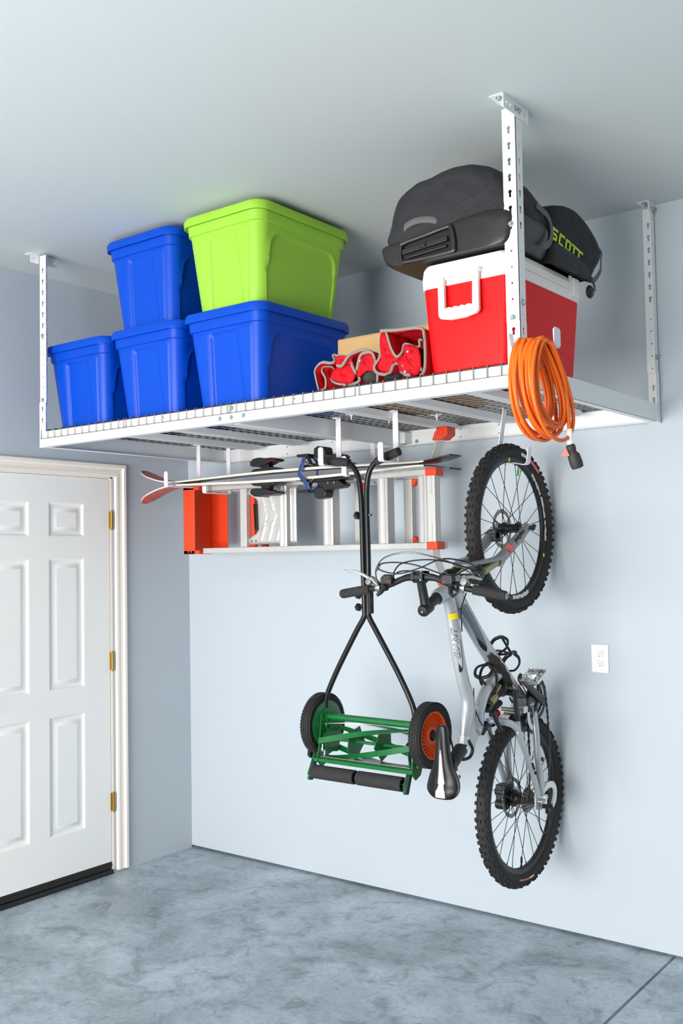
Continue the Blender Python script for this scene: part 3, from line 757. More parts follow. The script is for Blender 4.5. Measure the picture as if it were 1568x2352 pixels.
def gear_bag():
    t = thing('boot_bag', (2.62, -.80, LIDZ), 'smaller black gear bag with lime green lettering, behind the duffel on the cooler', 'bag')
    bot = lambda a, q, z: max(z, LIDZ+.004) if q < 2.703 else max(z, LIDZ-.006)
    sil = [(-.925, 2.60), (-.945, 2.66), (-.948, 2.74), (-.935, 2.785), (-.86, 2.812), (-.76, 2.825), (-.68, 2.815), (-.58, 2.78), (-.515, 2.735), (-.515, 2.69), (-.57, 2.64), (-.63, 2.59), (-.70, 2.570), (-.9, 2.570)]
    mb = MB(); rs = blob_bag(sil, 2.36, 2.718, 18, mb, axis='y', power=3.2, bottom=bot, wob=.004, seed=4, kmin=.82)
    mb.build('bag_body', M_bagd, t, smooth=70)
    lowr = [(-.935, 2.570), (-.945, 2.615), (-.935, 2.652), (-.85, 2.652), (-.70, 2.640), (-.645, 2.610), (-.635, 2.572), (-.8, 2.568)]
    mb = MB(); blob_bag(lowr, 2.40, 2.730, 14, mb, axis='y', power=5, bottom=bot, wob=.001, seed=5, kmin=.95); mb.build('boot_compartment', M_bag, t, smooth=60)
    # block lettering: strokes on the outward face
    yv = Vector((.0, .93, -.14)).normalized(); zv = Vector((-.05, .12, 1)).normalized()
    o = Vector((2.7215, -.952, 2.668))
    U = .0103; V = .0098
    T = .9
    strokes = []
    def S_(pts, ox): strokes.append([(a+ox+.28*b, b) for a, b in pts])
    S_([(3.6, 4), (0.6, 4), (0.4, 2.15), (3.2, 2.0), (3.1, .2), (0, .2)], 0)
    S_([(3.6, 4), (.7, 4), (.4, .2), (3.1, .2)], 5.0)
    S_([(.7, 4), (3.5, 4), (3.3, .2), (.4, .2), (.7, 4)], 9.6)
    S_([(-.3, 4), (7.8, 4)], 14.6)
    S_([(1.4, 4), (1.2, -.2)], 14.6)
    S_([(5.3, 4), (5.0, -.2)], 14.6)
    mb = MB()
    for st in strokes:
        for (a, b), (c, d) in zip(st[:-1], st[1:]):
            p = o + yv*(a*U*1.04) + zv*(b*V); q = o + yv*(c*U*1.04) + zv*(d*V)
            e = (q-p).normalized()*.0022
            mb.bar(p-e, q+e, .0022, .0085, up=yv if abs(b-d) > abs(a-c)*.5 else zv)
    mb.build('lettering', M_lime, t, smooth=0)
    mb = MB(); mb.tube(smooth_path([(2.724, -1.06, 2.745), (2.736, -1.005, 2.722), (2.743, -.992, 2.680), (2.746, -1.010, 2.635), (2.744, -1.045, 2.610)], 7), .011, 8, flat=(.18, 1), up=(1, 0, 0)); mb.build('side_strap', M_strap, t)
    mb = MB(); mb.tube(smooth_path([(2.68, -.60, 2.735), (2.69, -.535, 2.725), (2.70, -.485, 2.730), (2.70, -.490, 2.700), (2.70, -.495, 2.660), (2.70, -.540, 2.62), (2.71, -.60, 2.598), (2.715, -.66, 2.600)], 6), .011, 8, flat=(.18, 1), up=(1, .2, 0)); mb.build('end_strap', M_strap, t)
    mb = MB(); mb.tube(smooth_path([(2.73, -.655, 2.592), (2.735, -.64, 2.565), (2.733, -.635, 2.545)], 5), .004, 6); mb.ball((2.72, -.645, 2.545), .022, 10, 8, (.6, 1, 1.1)); mb.build('zip_pull', M_black, t)
    mb = MB(); mb.ball((2.735, -.63, 2.556), .005, 8, 6); mb.build('pull_tip', M_lime, t)
gear_bag()

# ================================================================ HOOKS
def flat_hook(name, pts, w, label, wd=(1, 0, 0), th=.004, group='white steel deck hooks', tw=None, rnd_=.012):
    """flat bar following pts, width along wd"""
    P = [Vector(p) for p in pts]; Q = [P[0]]
    for i in range(1, len(P)-1):
        a = (P[i-1]-P[i]); b = (P[i+1]-P[i]); r = min(rnd_, a.length*.45, b.length*.45)
        s0 = P[i]+a.normalized()*r; s1 = P[i]+b.normalized()*r
        for k in range(6):
            t_ = k/5; Q.append(s0*(1-t_)**2 + P[i]*2*t_*(1-t_) + s1*t_**2)
    Q.append(P[-1])
    mb = MB(); rs = []
    for i, p in enumerate(Q):
        t_ = (Q[min(i+1, len(Q)-1)]-Q[max(i-1, 0)]).normalized(); x = Vector(wd).normalized(); n = t_.cross(x).normalized()
        ww = w/2*(.55 if i == len(Q)-1 else 1)
        rs.append([p+x*ww+n*th/2, p-x*ww+n*th/2, p-x*ww-n*th/2, p+x*ww-n*th/2])
        if i == len(Q)-2:
            p2 = Q[-1] + (p-Q[-1]).normalized()*.007
            rs.append([p2+x*w/2+n*th/2, p2-x*w/2+n*th/2, p2-x*w/2-n*th/2, p2+x*w/2-n*th/2])
    mb.rings(rs); o = mb.build(name, M_hook, smooth=30)
    return tag(o, label, 'hook', group)
def hooks():
    def J(x, ys, ye, zb, zt, up, label, xs=0.0, rise=0.0):
        top = DECK+.001
        flat_hook('utility_hook', [(x, ys-.022, top-.012), (x, ys-.022, top+.0), (x, ys, top), (x+xs*.5, ys, zb), (x+xs, ye, zb+rise), (x+xs, ye, zb+rise+up)], .026, label)
    J(.39, -.30, -.53, 1.984, 0, .075, 'white flat steel hook under the ski tips, furthest left below the rack')
    J(.505, -.195, -.375, 1.951, 0, .08, 'white flat steel hook holding the orange capped end of the ladder')
    J(1.442, -.215, -.475, 1.945, 0, .085, 'white flat steel hook behind the mower grips, under skis and ladder', xs=.035, rise=.030)
    J(1.545, -.60, -.725, 2.000, 0, .075, 'white flat steel hook carrying the left grip of the mower')
    J(1.845, -.605, -.715, 1.998, 0, .075, 'white flat steel hook carrying the right grip of the mower')
    # bicycle hook: arm runs along the wall through the wheel
    top = DECK+.001
    flat_hook('utility_hook', [(2.185, -.34, top), (2.209, -.34, top), (2.178, -.35, 2.000), (2.312, -.352, 1.970), (2.322, -.352, 2.045)], .026, 'white flat steel hook through the front wheel of the bicycle', wd=(0.1, 1, 0), rnd_=.02)
    # cord hook on the right front post
    flat_hook('cord_hook', [(RX1-.03, -1.2165, 2.300), (RX1-.018, -1.2165, 2.243), (2.855, -1.2165, 2.240), (2.855, -1.2165, 2.298)], .044, 'white hook on the near right post holding the orange cord', wd=(0, 1, 0), rnd_=.008, group='white post hook')
hooks()

# ================================================================ ORANGE CORD
def cord():
    mb = MB(); R = random.Random(3)
    pts = []
    loops = 15
    n = 22
    order = list(range(loops)); R.shuffle(order)
    for L in range(loops):
        g = order[L]/(loops-1)
        xo = 2.772 + .076*(((L*7) % loops)/(loops-1))
        ry = .074 + .050*g + R.uniform(-.006, .006); bot = 1.950 + .075*(1-g) + R.uniform(-.006, .010); top = 2.2485 + .016*R.random()
        yc_ = -1.288 + R.uniform(-.018, .018); tw = R.uniform(-.012, .022)
        for k in range(n):
            a = PI/2 + 2*PI*k/n; s = (1-math.sin(a))/2
            wv = ry*(.60+.52*s) * math.cos(a)
            pts.append(Vector((xo + tw*s + .010*math.cos(a), yc_ + wv + .075*s, top + (bot-top)*s)))
    # relax
    P = smooth_path(pts + [Vector((2.83, -1.19, 2.20)), Vector((2.852, -1.155, 2.10)), Vector((2.856, -1.150, 2.03)), Vector((2.857, -1.150, 1.985))], 3)
    t = thing('extension_cord', (2.81, -1.21, 1.93), 'coiled orange extension cord hanging from the hook on the near right post', 'extension cord')
    mb.tube(P, .0062, 8); mb.build('cable', M_cord, t, smooth=80)
    mb = MB(); mb.tube([(2.857, -1.150, 1.995), (2.858, -1.149, 1.945)], .010, 8, flat=(1, .7)); mb.build('tag_sleeve', M_tag, t)
    mb = MB(); mb.prism([(0, 0), (.03, -.003), (.018, .022)], (2.830, -1.158, 1.915), (1, 0, 0), (0, 0, 1), (0, .001, 0)); mb.build('warning_tag', M_redlt, t)
    ax = Vector((.012, .030, -.075)).normalized()
    mb = MB(); mb.lathe([(.009, -.005), (.014, 0), (.0145, .014), (.012, .018), (.0125, .022), (.019, .032), (.020, .060), (.018, .072), (.006, .073), (.005, .069), (0, .069)], (2.858, -1.148, 1.944), ax, 18); mb.build('socket_plug', M_plug, t, smooth=50)
cord()

# ================================================================ LADDER
def ladder():
    t = thing('folding_ladder', (1.1, -.26, 1.64), 'folded aluminium step ladder with orange caps hanging sideways on the back wall side', 'ladder')
    ZB, ZT = 1.656, 1.977
    yf, yb = -.325, -.185
    for z in (ZB, ZT):
        mb = MB(); mb.box((.44, yf, z-.014), (1.815, yf+.055, z+.014)); mb.box((.44, yf-.001, z-.0135), (1.815, yf+.002, z-.010)); mb.box((.44, yf-.001, z+.010), (1.815, yf+.002, z+.0135))
        mb.build('side_rail', M_alu, t, bev=.002)
        mb = MB(); mb.box((.52, yb, z-.013), (1.80, yb+.045, z+.013)); mb.build('rear_rail', M_alu, t, bev=.002)
    # front steps (channels with folded edges)
    for x, wd in ((.985, .050), (1.262, .060), (1.575, .056), (1.786, .046)):
        mb = MB(); a, b = x-wd/2, x+wd/2
        poly = [(a, 0), (a+.006, -.006), (a+.012, 0), (a+.020, .004), (b-.024, .004), (b-.018, -.004), (b-.008, -.008), (b, -.003), (b, .05), (b-.003, .05), (b-.003, .008), (a+.003, .008), (a+.003, .05), (a, .05)]
        mb.prism(poly, (0, yf+.004, ZB+.0142), (1, 0, 0), (0, 1, 0), (0, 0, ZT-ZB-.0284))
        mb.build('step', M_alu, t, smooth=25)
    for x in (.70, 1.34, 1.62):
        mb = MB(); mb.box((x-.020, yb+.002, ZB+.0132), (x+.020, yb+.040, ZT-.0132)); mb.box((x-.024, yb, ZB+.0132), (x-.018, yb+.044, ZT-.0132)); mb.build('rear_brace', M_alu, t, bev=.003)
        for z, s in ((ZB, 1), (ZT, -1)):
            mb = MB(); mb.prism([(0, 0), (.030, 0), (.022, .018), (.012, .030), (0, .034)], (x+.022, yb-.002, z+s*.0135), (1, 0, 0), (0, 0, s), (0, .03, 0)); mb.build('corner_cap', M_oran, t, bev=.002)
    # first narrow post + red bar + platform
    mb = MB(); mb.box((.700, yf+.005, ZB+.0142), (.742, yf+.045, ZT-.0142)); mb.build('post', M_alu, t, bev=.002)
    mb = MB(); mb.box((.744, yf+.035, ZB+.0145), (.768, yf+.06, ZT-.0145)); mb.build('hinge_bar', M_oran, t, bev=.002)
    # pressed platform sheet
    px0, px1, pz0, pz1 = .738, 1.035, 1.683, 1.963
    nx, nz = 66, 62; yP = yf+.028
    def inside(x, z):
        zc = abs(z-(pz0+pz1)/2)
        lim = .738 + (.062 if zc < .075 else .062*(1-sstep(.075, .118, zc)))
        return x > lim
    def emb(x, z):
        zc = z-(pz0+pz1)/2; d = 0
        for x0 in (.855, .905, .958):
            c = x0 + (-.018 if abs(zc) > .03 else 0) - (abs(zc)-.03)*.36*(abs(zc) > .03)
            if abs(zc) > .03:
                if abs(zc) < .125: d -= .0026*(1-sstep(.003, .014, abs(x-c-.012)))
        for x0 in (.87, .93): 
            if abs(zc) < .05: d += .002*(1-sstep(.003, .013, abs(x-x0-abs(zc)*-.5)))
        return d
    mb = MB(); V = {}; vs = []; fs = []
    for i in range(nx+1):
        for k in range(nz+1):
            x = px0+(px1-px0)*i/nx; z = pz0+(pz1-pz0)*k/nz
            yy = yP + emb(x, z) + .018*sstep(1.005, 1.035, x) + .010*(sstep(.128, .14, abs(z-(pz0+pz1)/2)))
            V[i, k] = len(vs); vs.append((x, yy, z))
    for i in range(nx):
        for k in range(nz):
            x = px0+(px1-px0)*(i+.5)/nx; z = pz0+(pz1-pz0)*(k+.5)/nz
            if inside(x, z): fs.append((V[i, k], V[i+1, k], V[i+1, k+1], V[i, k+1]))
    mb.add(vs, fs); mb.build('platform', M_alu, t, smooth=50, solid=.003)
    mb = MB(); mb.bar((.798, yP-.010, 1.752), (.793, yP-.010, 1.886), .016, .014, up=(1, 0, 0))
    for k in (-1, 0, 1): mb.bar((.798+k*.004, yP-.019, 1.757), (.793+k*.004, yP-.019, 1.881), .003, .002, up=(1, 0, 0))
    mb.build('platform_latch', M_black, t, bev=.003)
    mb = MB()
    for x, z in ((.757, 1.700), (.785, 1.700), (.757, 1.945)): mb.lathe([(.006, 0), (.005, .002), (0, .003)], (x, yP-.003, z), (0, -1, 0), 10)
    for x in (.358, .378): mb.lathe([(.0055, 0), (.005, .002), (0, .003)], (x, yf-.022, 1.652), (0, -1, 0), 10)
    mb.split('rivet', M_steel, t)
    # orange top cap: channel lying on its side
    mb = MB(); cz0, cz1 = 1.640, 1.992
    mb.box((.318, yf-.020, cz0), (.400, yf-.012, cz1))
    mb.box((.318, yf-.020, cz0), (.324, yb+.05, cz1)); mb.box((.44, yb+.042, cz0+.028), (.392, yb+.05, cz1-.028)); mb.box((.324, yb+.042, cz0+.02), (.392, yb+.05, cz1-.02))
    mb.box((.318, yf-.020, cz0), (.430, yf+.03, cz0+.020)); mb.box((.318, yf-.020, cz1-.020), (.430, yf+.03, cz1))
    mb.build('top_cap', M_oran, t, bev=.003)
    mb = MB()
    for k in range(6):
        z = 1.695+.05*k; mb.box((.34, yb+.036, z-.003), (.380, yb+.043, z+.003))
    mb.split('cap_rib', M_oran, t, bev=.002)
    # outward-flared feet on the right end
    for s, zz in ((1, ZT), (-1, ZB)):
        path = smooth_path([(1.832, yf+.03, zz-s*.10), (1.830, yf+.03, zz+s*.01), (1.836, yf+.03, zz+s*.06), (1.858, yf+.03, zz+s*.115), (1.876, yf+.03, zz+s*.150)], 5)
        mb = MB(); mb.tube(path, .024, 4, flat=(1.25, .95), up=(0, 1, 0))
        mb.v = [tuple(v) for v in mb.v]
        mb.build('flared_leg', M_alu, t, smooth=30, bev=.003)
        mb = MB(); mb.box((1.806, yf-.004, zz-.017), (1.862, yf+.062, zz+.017)); mb.build('leg_collar', M_oran, t, bev=.004)
        z1 = zz+s*.135; z2 = zz+s*.188
        mb = MB(); mb.prism([(1.846, z1), (1.896, z1), (1.925, z1+s*.018), (1.925, z2), (1.880, z2), (1.860, z1+s*.035)], (0, yf-.006, 0), (1, 0, 0), (0, 0, 1), (0, .070, 0))
        ft = mb.build('rubber_foot', M_oran, t, bev=.004)
        mb = MB()
        for k in range(5): mb.box((1.872+k*.011, yf-.009, min(z1+s*.018, z2)), (1.877+k*.011, yf+.064, max(z1+s*.018, z2+s*.002)))
        mb.split('foot_rib', M_oran, ft, bev=.001)
    mb = MB(); mb.box((1.762, yf+.002, ZB+.0142), (1.806, yf+.05, ZT-.0142)); mb.box((1.808, yf+.004, ZB+.0142), (1.850, yf+.05, ZT-.0142)); mb.build('end_step', M_alu, t, bev=.003)
ladder()

# ================================================================ SKIS
def ski(s, label):
    YC = -.42
    t = thing('ski', (1.05, YC, 2.0), label, 'ski', 'pair of skis strapped base to base')
    def hw(x):                                     # half width along the ski
        u = (x-.10)/1.92
        return .034 + .020*abs(1-2*u)**2 + (.006 if u < .5 else 0)
    xs = [.10+.005*k for k in range(0, 20)] + [.21+.03*k for k in range(0, 60)] + [2.015]
    xs = [x for x in xs if x < 2.016]
    rs = []
    def mid(x):
        g = .0045 + .0115*math.sin(PI*max(0, min(1, (x-.40)/1.45)))**1.3
        if x < .40: g += .078*((.40-x)/.30)**2.1
        if x > 1.86: g += .020*((x-1.86)/.155)**1.6
        return g
    for x in xs:
        h = hw(x); th = .0055 + .006*math.sin(PI*max(0, min(1, (x-.25)/1.7)))
        if x < .19: h *= math.sqrt(max(.02, 1-((.19-x)/.092)**2)); th = .0045
        if x > 1.99: h *= .86
        g = mid(x); zc = 2.0 + s*g + s*.0
        rs.append([(x, YC-h, zc), (x, YC+h, zc), (x, YC+h, zc+s*th), (x, YC+h*.93, zc+s*(th+.0015)), (x, YC-h*.93, zc+s*(th+.0015)), (x, YC-h, zc+s*th)])
    mb = MB(); n = 6
    vs = [v for r in rs for v in r]; off = 0; mb.v = vs
    for i in range(len(rs)-1):
        for k in range(n):
            l = (k+1) % n; mb.f.append([i*n+k, i*n+l, (i+1)*n+l, (i+1)*n+k])
            if k == 0: mi = 1                      # base
            elif k == 3: mi = 2
            else: mi = 0
            if rs[i][0][0] < .33 and k in (0, 3): mi = 3
            if rs[i][0][0] > 1.88: mi = 1
            mb.m.append(mi)
    mb.f.append(list(range(n))); mb.m.append(3); mb.f.append(list(range((len(rs)-1)*n, len(rs)*n))); mb.m.append(1)
    mb.build('ski_body', [M_ski, M_skib, M_skit, M_skir], t, smooth=30)
    def zt(x): return 2.0 + s*(mid(x)+.013)
    def P(x, y, z): return (x, YC+y, zt(x)+s*z)
    # toe piece
    mb = MB()
    def blk(prof, ya, yb_, x0=0):
        mb.prism([(a, b) for a, b in prof], (0, YC+ya, zt(.98)), (1, 0, 0), (0, 0, s), (0, yb_-ya, 0))
    blk([(.895, 0), (.915, .012), (.99, .016), (1.045, .014), (1.070, .002), (1.07, 0)], -.033, .033)
    blk([(.945, .012), (1.005, .012), (.995, .034), (.955, .034)], -.016, .016)
    blk([(.895, .030), (.893, .048), (.915, .062), (.95, .066), (.965, .060), (1.03, .060), (1.055, .052), (1.052, .044), (1.035, .046), (.99, .030), (.94, .024), (.91, .024)], -.034, .034)
    tb = mb.build('toe_binding', M_black, t, bev=.006, bseg=2, smooth=40)
    mb = MB(); mb.prism([(1.005, .040), (1.045, .044), (1.045, .047), (1.003, .044)], (0, YC-.0355, zt(.98)), (1, 0, 0), (0, 0, s), (0, .071, 0)); mb.build('red_accent', M_sred, tb)
    # heel piece
    mb = MB()
    def blk2(prof, ya, yb_): mb.prism(prof, (0, YC+ya, zt(1.35)), (1, 0, 0), (0, 0, s), (0, yb_-ya, 0))
    blk2([(1.19, 0), (1.21, .012), (1.28, .016), (1.47, .012), (1.50, 0)], -.030, .030)
    blk2([(1.305, .010), (1.315, .050), (1.335, .062), (1.375, .052), (1.440, .048), (1.458, .036), (1.42, .012)], -.027, .027)
    blk2([(1.282, .045), (1.284, .085), (1.305, .094), (1.345, .088), (1.355, .062), (1.335, .040), (1.30, .038)], -.030, .030)
    hb = mb.build('heel_binding', M_black, t, bev=.006, smooth=40)
    mb = MB()
    for x in (1.365, 1.40): mb.cyl((x, YC-.031, zt(1.35)+s*.024), (x, YC+.031, zt(1.35)+s*.024), .006, 10)
    mb.split('adjuster_screw', M_gold, hb)
    # ski brake: wire arms + foot pads
    mb = MB()
    for y in (-.042, .042):
        mb.tube([P(1.29, y, .004), P(1.262, y, .014), P(1.235, y, .030), P(1.222, y, .050)], .0025, 6)
        mb.tube([P(1.25, y, .050), P(1.238, y, .030), P(1.265, y*.9, .006)], .002, 6)
    br = mb.build('ski_brake', M_steel, t)
    mb = MB(); mb.box((1.196, YC-.046, min(zt(1.23)+s*.048, zt(1.23)+s*.060)), (1.262, YC+.046, max(zt(1.23)+s*.048, zt(1.23)+s*.060))); mb.bar(P(1.25, -.03, .05), P(1.275, -.03, .0), .012, .014); mb.build('brake_pad', M_black, br, bev=.002)
ski(1, 'upper ski of the strapped pair, its bindings facing up, red tip curving up')
ski(-1, 'lower ski of the strapped pair, its bindings facing down, red tip curving down')
def ski_strap():
    mb = MB(); YC = -.42; yo = YC-.050
    mb.tube(smooth_path([(1.242, yo, 2.064), (1.240, yo-.004, 2.045), (1.226, yo-.006, 2.018), (1.222, yo-.006, 1.995), (1.240, yo-.006, 1.972), (1.262, yo-.004, 1.945), (1.268, yo, 1.925)], 5), .0085, 8, flat=(1.3, .35), up=(1, 0, 0))
    mb.tube(smooth_path([(1.268, yo, 1.925), (1.262, YC, 1.915), (1.25, YC+.045, 1.93), (1.242, YC+.048, 2.0), (1.242, YC+.045, 2.06), (1.242, YC, 2.075), (1.242, yo, 2.064)], 4), .007, 8, flat=(.9, .35), up=(1, 0, 0))
    o = mb.build('ski_strap', M_stblue, smooth=60)
    tag(o, 'dark blue strap wrapped around both skis near the heel bindings', 'strap')
ski_strap()

# ================================================================ REEL MOWER
def mower():
    XL, XR_, YM, ZM = 1.474, 2.012, -.650, .910
    t = thing('reel_mower', (1.74, YM, .70), 'green push reel mower with black handle and orange wheels hanging from hooks', 'lawn mower')
    # handle: two bent tubes meeting in the middle
    def Y(z): return -.66 + .006*(z-1.0)
    L = [(1.500, .900), (1.498, .960), (1.502, 1.020), (1.560, 1.135), (1.662, 1.300), (1.704, 1.362), (1.709, 1.40), (1.705, 1.60), (1.702, 1.795), (1.697, 1.885), (1.686, 1.945), (1.664, 1.985), (1.634, 2.008), (1.60, 2.014), (1.52, 2.022)]
    Rr = [(1.952, .900), (1.950, .965), (1.934, 1.030), (1.868, 1.150), (1.766, 1.310), (1.732, 1.365), (1.729, 1.40), (1.731, 1.60), (1.728, 1.795), (1.730, 1.90), (1.742, 1.960), (1.768, 1.995), (1.80, 2.014), (1.84, 2.022), (1.885, 2.035)]
    for P in (L, Rr):
        mb = MB(); mb.tube(smooth_path([(x, Y(z) - (.0 if z < 1.95 else 0), z) for x, z in P], 5), .0115, 12); mb.build('handle_tube', M_blackm, t, smooth=60)
    mb = MB(); mb.tube([(1.640, Y(2), 2.008), (1.60, Y(2), 2.014), (1.508, Y(2), 2.024)], [.017, .0185, .017], 14); mb.build('foam_grip', M_foam, t)
    mb = MB(); mb.tube([(1.780, Y(2), 2.002), (1.825, Y(2), 2.019), (1.893, Y(2)+.0, 2.037)], [.016, .0185, .018], 14); mb.build('foam_grip', M_foam, t)
    for z in (1.785, 1.455, 1.405):
        mb = MB(); mb.cyl((1.660, Y(z), z), (1.752, Y(z), z), .004, 8); mb.lathe([(.012, 0), (.017, .004), (.017, .016), (.012, .02)], (1.668, Y(z), z), (1, 0, 0), 6); mb.build('clamp_knob', M_black, t)
        mb = MB(); mb.lathe([(.007, 0), (.007, .005), (0, .007)], (1.742, Y(z), z), (1, 0, 0), 8); mb.build('clamp_nut', M_zinc, t)
    mb = MB(); mb.box((1.735, Y(1.4)-.015, 1.38), (1.748, Y(1.4)+.012, 1.475)); mb.build('handle_bracket', M_blackm, t, bev=.002)
    # wheels
    def wheel(x, s):
        mb = MB(); R = .126
        prof = [(-.030, -.018), (-.004, -.024), (0, -.018), (.0015, 0), (0, .018), (-.004, .024), (-.030, .018), (-.034, 0)]
        mb.torus((x, YM, ZM), (1, 0, 0), R-.002, prof, 64)
        for k in range(60):                         # diamond tread bars
            a = 2*PI*k/60
            for sg in (1, -1):
                def pt(xx, aa): return (x+xx, YM+math.sin(aa)*(R+.0015), ZM+math.cos(aa)*(R+.0015))
                p = Vector(pt(-.020, a-.09*sg)); q = Vector(pt(.020, a+.09*sg)); m_ = Vector(pt(0, a))
                up = Vector((0, math.sin(a), math.cos(a)))
                mb.bar(p, m_, .0035, .003, up=up); mb.bar(m_, q, .0035, .003, up=up)
        w = mb.build('wheel', M_rubber, t, smooth=40)
        mb = MB(); o = s
        mb.lathe([(.0, .000), (.020, .000), (.022, .012), (.034, .012), (.040, .004), (.083, .006), (.086, .016), (.093, .018), (.096, .015), (.096, -.018), (0, -.018)], (x, YM, ZM), (o, 0, 0), 48)
        n = 30
        for k in range(n):
            a = 2*PI*k/n; b = a + .28
            p = Vector((x+o*.009, YM+math.sin(a)*.052, ZM+math.cos(a)*.052)); q = Vector((x+o*.013, YM+math.sin(b)*.086, ZM+math.cos(b)*.086))
            mb.bar(p, q, .003, .008, up=(1, 0, 0))
        mb.build('wheel_hub', M_morng, w, smooth=40)
        mb = MB(); mb.lathe([(.018, -.002), (.018, .014), (.010, .018), (0, .018)], (x+o*.004, YM, ZM), (o, 0, 0), 16); mb.build('hub_cap', M_black, w, smooth=40)
        return w
    wheel(XL, -1); wheel(XR_, 1)
    # green side housings
    for x, s in ((XL+.028, 1), (XR_-.030, -1)):
        mb = MB(); mb.lathe([(.098, 0), (.098, .004), (.085, .008), (.03, .010), (.028, .02), (0, .02)], (x-s*.006, YM, ZM), (s, 0, 0), 36)
        poly = [(-.045, -.17), (-.075, -.14), (-.055, -.05), (-.04, .05), (-.015, .068), (.02, .07), (.045, .03), (.03, -.07), (-.01, -.155)]
        mb.prism(poly, (x+s*.004, YM-.012, ZM), (0, 1, 0), (0, 0, 1), (s*.004, 0, 0))
        sp = mb.build('side_plate', M_mgreen, t, smooth=35)
        mb = MB()
        for dy, dz in ((-.058, -.095), (-.03, -.085), (-.045, -.12)): mb.cyl((x, YM+dy, ZM+dz), (x+s*.018, YM+dy, ZM+dz), .006, 8); mb.cyl((x+s*.016, YM+dy-.002, ZM+dz-.008), (x+s*.016, YM+dy-.002, ZM+dz+.022), .004, 8)
        mb.split('adjuster_bolt', M_zinc, sp)
    # tie bar
    xa, xb = XL+.030, XR_-.032
    mb = MB(); mb.tube([(xa, YM-.01, .944), (xb, YM-.01, .944)], .0145, 14); mb.tube([(xa-.004, YM-.01, .944), (xa+.012, YM-.01, .944)], .018, 14); mb.build('tie_bar', M_mgreen, t)
    # reel: shaft, spiders, five helical blades
    zc = .852; yc = YM-.012; Rr = .070
    mb = MB(); mb.cyl((xa-.01, yc, zc), (xb+.01, yc, zc), .007, 10); mb.build('reel_shaft', M_mgreen, t)
    for i, x in enumerate((xa+.030, 1.655, 1.795, xb-.035)):
        mb = MB(); poly = []
        ph = .9*(x-xa)/(xb-xa)*1.6
        for k in range(10):
            a = 2*PI*k/10 + ph; r = Rr*.95 if k % 2 == 0 else Rr*.74
            poly.append((r*math.sin(a), r*math.cos(a)))
        mb.prism(poly, (x-.0015, yc, zc), (0, 1, 0), (0, 0, 1), (.003, 0, 0)); mb.build('reel_spider', M_mgreen, t, smooth=20)
    for b in range(5):
        rs = []
        for i in range(41):
            s = i/40; x = xa+.012+(xb-xa-.024)*s; a = 2*PI*b/5 + .9*1.6*s*1.0 - .3
            er = Vector((0, math.sin(a), math.cos(a))); et = Vector((0, math.cos(a), -math.sin(a)))
            c = Vector((x, yc, zc)) + er*Rr
            rs.append([c+er*.004+et*.012, c+er*.0045-et*.012, c+er*.0015-et*.012, c+er*.001+et*.012])
        mb = MB(); mb.rings(rs)
        # polished cutting edge in bare steel
        for k in range(len(mb.f)): mb.m[k] = 0
        for i in range(40): mb.m[i*4+1] = 1
        mb.build('reel_blade', [M_mgreen, M_steel], t, smooth=25)
    # cutter bar
    mb = MB(); mb.prism([(-.018, -.008), (-.020, .006), (-.006, .012), (.02, .012), (.022, .006), (.0, -.012)], (xa-.02, YM-.062, .773), (0, 1, 0), (0, 0, 1), (xb-xa+.02, 0, 0)); mb.build('cutter_bar', M_mgreen, t, bev=.002)
    mb = MB(); mb.box((xa, YM-.070, .7855), (xb-.02, YM-.030, .7885)); mb.build('bed_knife', M_steel, t)
    # arms + rollers
    for x in (XL-.010, XR_-.070):
        mb = MB(); mb.bar((x, YM-.035, .800), (x, YM-.085, .705), .006, .026, up=(0, 1, .3)); mb.bar((x+.006, YM-.050, .775), (x+.006, YM-.095, .690), .010, .016, up=(0, 1, .3)); ar = mb.build('roller_arm', M_mgreen, t, bev=.002)
        mb = MB(); mb.bar((x+.012, YM-.060, .765), (x+.012, YM-.090, .690), .012, .020, up=(0, 1, .3)); mb.build('arm_cap', M_black, ar, bev=.003)
    mb = MB(); mb.lathe([(.010, 0), (.020, .004), (.021, .018), (.012, .022)], (XL-.036, YM-.05, .790), (1, 0, 0), 7); mb.build('height_knob', M_black, t)
    yr, zr = YM-.082, .724
    for a, b in ((1.484, 1.702), (1.716, 1.934)):
        mb = MB(); mb.lathe([(.020, .002), (.026, 0), (.0285, .003), (.0285, b-a-.003), (.0275, b-a), (.0215, b-a), (.0205, b-a-.04), (0, b-a-.04)], (a, yr, zr), (1, 0, 0), 24); mb.build('roller', M_foam, t, smooth=40)
    mb = MB(); mb.cyl((XL-.006, yr, zr), (XR_-.068, yr, zr), .004, 8); mb.build('roller_axle', M_steel, t)
mower()

